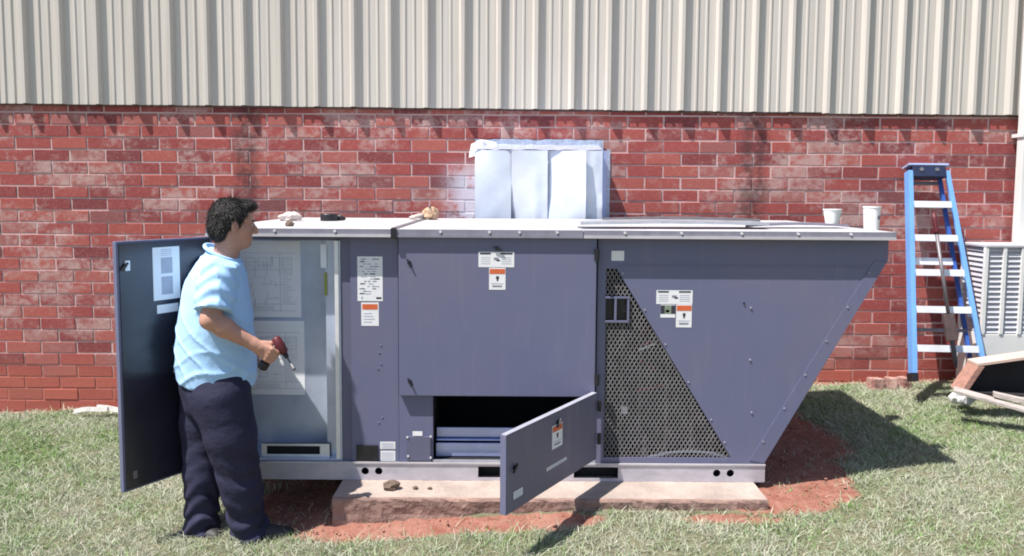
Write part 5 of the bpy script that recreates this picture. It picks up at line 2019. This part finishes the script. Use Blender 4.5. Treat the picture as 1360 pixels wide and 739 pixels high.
# ------------------------------------------------------------------ grass
def grass():
    N = 600000
    x = rng.uniform(-5.0, 5.3, N)
    y = 3.25 + (6.40 - 3.25) * rng.random(N) ** 0.9
    dm = dirt_mask(x, y)
    keep = rng.random(N) > np.clip((dm - 0.10) * 1.25, 0, 0.972)
    xa, xb = at(441, 668, 3.9).x, at(1021, 666, 3.9).x
    keep &= ~((rng.random(N) < 0.9) & (x > -1.6) & (x < 1.25) & (y > 4.15))
    keep &= ~((x > xa - 0.01) & (x < xb + 0.02) & (y > 3.865))
    # clumping
    cl = wob(x * 2.3, y * 2.9, 2.0) + 0.5 * wob(x * 7, y * 8, 5.0)
    keep &= rng.random(N) < np.clip(0.74 + 0.36 * cl, 0.2, 1)
    x, y, cl = x[keep], y[keep], cl[keep]
    n = len(x)
    z = ground_z(x, y) - 0.022
    green = np.clip(0.5 + 0.30 * wob(x * 0.9, y * 1.3, 1.0) + 0.18 * wob(x * 3, y * 3, 7) + np.exp(-((x + 3.7) / 1.0) ** 2 - ((y - 5.3) / 0.7) ** 2) * 0.35
                    + np.exp(-((x - 3.3) / 0.7) ** 2 - ((y - 5.2) / 0.5) ** 2) * 0.18 + rng.normal(0, 0.22, n), 0, 1)
    hgt = np.abs(rng.normal(0.016, 0.008, n)) * (1 + 0.35 * cl) + 0.014
    # strays round the slab and the boots
    tall = rng.random(n) < 0.006
    hgt = np.where(tall, hgt * 2.0, hgt)
    yaw = rng.uniform(0, 2 * PI, n)
    lean = rng.normal(0, 1.25, n)
    la = rng.uniform(0, 2 * PI, n)
    w = rng.uniform(0.0012, 0.0026, n) * (1 + 0.4 * (y - 3.4) / 3)
    weed = (rng.random(n) < np.clip((green - 0.62) * 0.35, 0, 0.10))
    w = np.where(weed, w * 2.8, w)
    hgt = np.where(weed, hgt * 0.8, hgt)
    thatch = rng.random(n) < 0.12
    green = np.where(thatch & ~weed, np.clip(rng.normal(0.08, 0.12, n), 0, 1), np.where(weed, np.clip(green + 0.2, 0, 1), green))
    lean = np.where(thatch, rng.choice([-1, 1], n) * rng.uniform(1.5, 2.6, n), lean)
    lean = np.where(weed, lean * 0.6, lean)
    dx, dy = np.cos(yaw) * w, np.sin(yaw) * w
    ox, oy = np.cos(la) * lean * hgt, np.sin(la) * lean * hgt
    V = np.zeros((n, 5, 3))
    V[:, 0] = np.stack([x - dx, y - dy, z], -1)
    V[:, 1] = np.stack([x + dx, y + dy, z], -1)
    mx, my, mz = x + ox * 0.35, y + oy * 0.35, z + hgt * 0.62
    V[:, 2] = np.stack([mx + dx * 0.8, my + dy * 0.8, mz], -1)
    V[:, 3] = np.stack([mx - dx * 0.8, my - dy * 0.8, mz], -1)
    V[:, 4] = np.stack([x + ox, y + oy, z + hgt], -1)
    b = np.arange(n) * 5
    Q = np.stack([b, b + 1, b + 2, b + 3], -1)
    Tt = np.stack([b + 3, b + 2, b + 4], -1)
    m = bpy.data.materials.new('grass_blades')
    m.use_nodes = True
    t = m.node_tree
    p = t.nodes['Principled BSDF']
    a = nm(t, 'ShaderNodeAttribute', attribute_name='green')
    rp = nm(t, 'ShaderNodeValToRGB')
    cr = rp.color_ramp
    cr.elements[0].position, cr.elements[0].color = 0.0, (0.52, 0.50, 0.41, 1)
    cr.elements[1].position, cr.elements[1].color = 1.0, (0.17, 0.29, 0.075, 1)
    for ps, c in ((0.35, (0.43, 0.445, 0.34)), (0.62, (0.31, 0.385, 0.225))):
        e = cr.elements.new(ps); e.color = (*c, 1)
    t.links.new(a.outputs['Fac'], rp.inputs[0])
    t.links.new(rp.outputs[0], p.inputs['Base Color'])
    tl = nm(t, 'ShaderNodeBsdfTranslucent')
    t.links.new(rp.outputs[0], tl.inputs[0])
    ms = nm(t, 'ShaderNodeMixShader')
    ms.inputs[0].default_value = 0.12
    t.links.new(p.outputs[0], ms.inputs[1])
    t.links.new(tl.outputs[0], ms.inputs[2])
    t.links.new(ms.outputs[0], t.nodes['Material Output'].inputs[0])
    p.inputs['Roughness'].default_value = 0.6
    p.inputs['Specular IOR Level'].default_value = 0.3
    me = np_mesh('grass', V.reshape(-1, 3), Q, Tt, [m])
    attr(me, 'green', np.repeat(green, 5))
    tag(link('grass', me), kind='stuff')


grass()


def soil_crumbs():
    n = 6000
    x = rng.uniform(-1.9, 2.7, n)
    y = rng.uniform(3.6, 5.9, n)
    ok = (dirt_mask(x, y) > 0.45) & ~((x > -0.95) & (x < 1.38) & (y > 3.87))
    x, y = x[ok], y[ok]
    n = len(x)
    r = np.exp(rng.normal(-5.5, 0.5, n))
    base = np.array([(1, 0, 0), (0, 1, 0), (-1, 0, 0), (0, -1, 0), (0, 0, 1), (0, 0, -1)], float)
    V = base[None] * (r[:, None, None] * rng.uniform(0.6, 1.3, (n, 6, 1)))
    V[..., 2] *= 0.7
    a = rng.uniform(0, 6.28, n)
    c, s_ = np.cos(a)[:, None], np.sin(a)[:, None]
    V = np.stack([V[..., 0] * c - V[..., 1] * s_, V[..., 0] * s_ + V[..., 1] * c, V[..., 2]], -1)
    V += np.stack([x, y, ground_z(x, y) - 0.004], -1)[:, None]
    f = np.array([(0, 1, 4), (1, 2, 4), (2, 3, 4), (3, 0, 4), (1, 0, 5), (2, 1, 5), (3, 2, 5), (0, 3, 5)])
    me = np_mesh('soil_crumbs', V.reshape(-1, 3), None, (f[None] + 6 * np.arange(n)[:, None, None]).reshape(-1, 3),
                 [pmat('clay_crumbs', (0.34, 0.16, 0.12), 0.3, 25, 0.95)])
    tag(link('soil_crumbs', me), kind='stuff')


soil_crumbs()
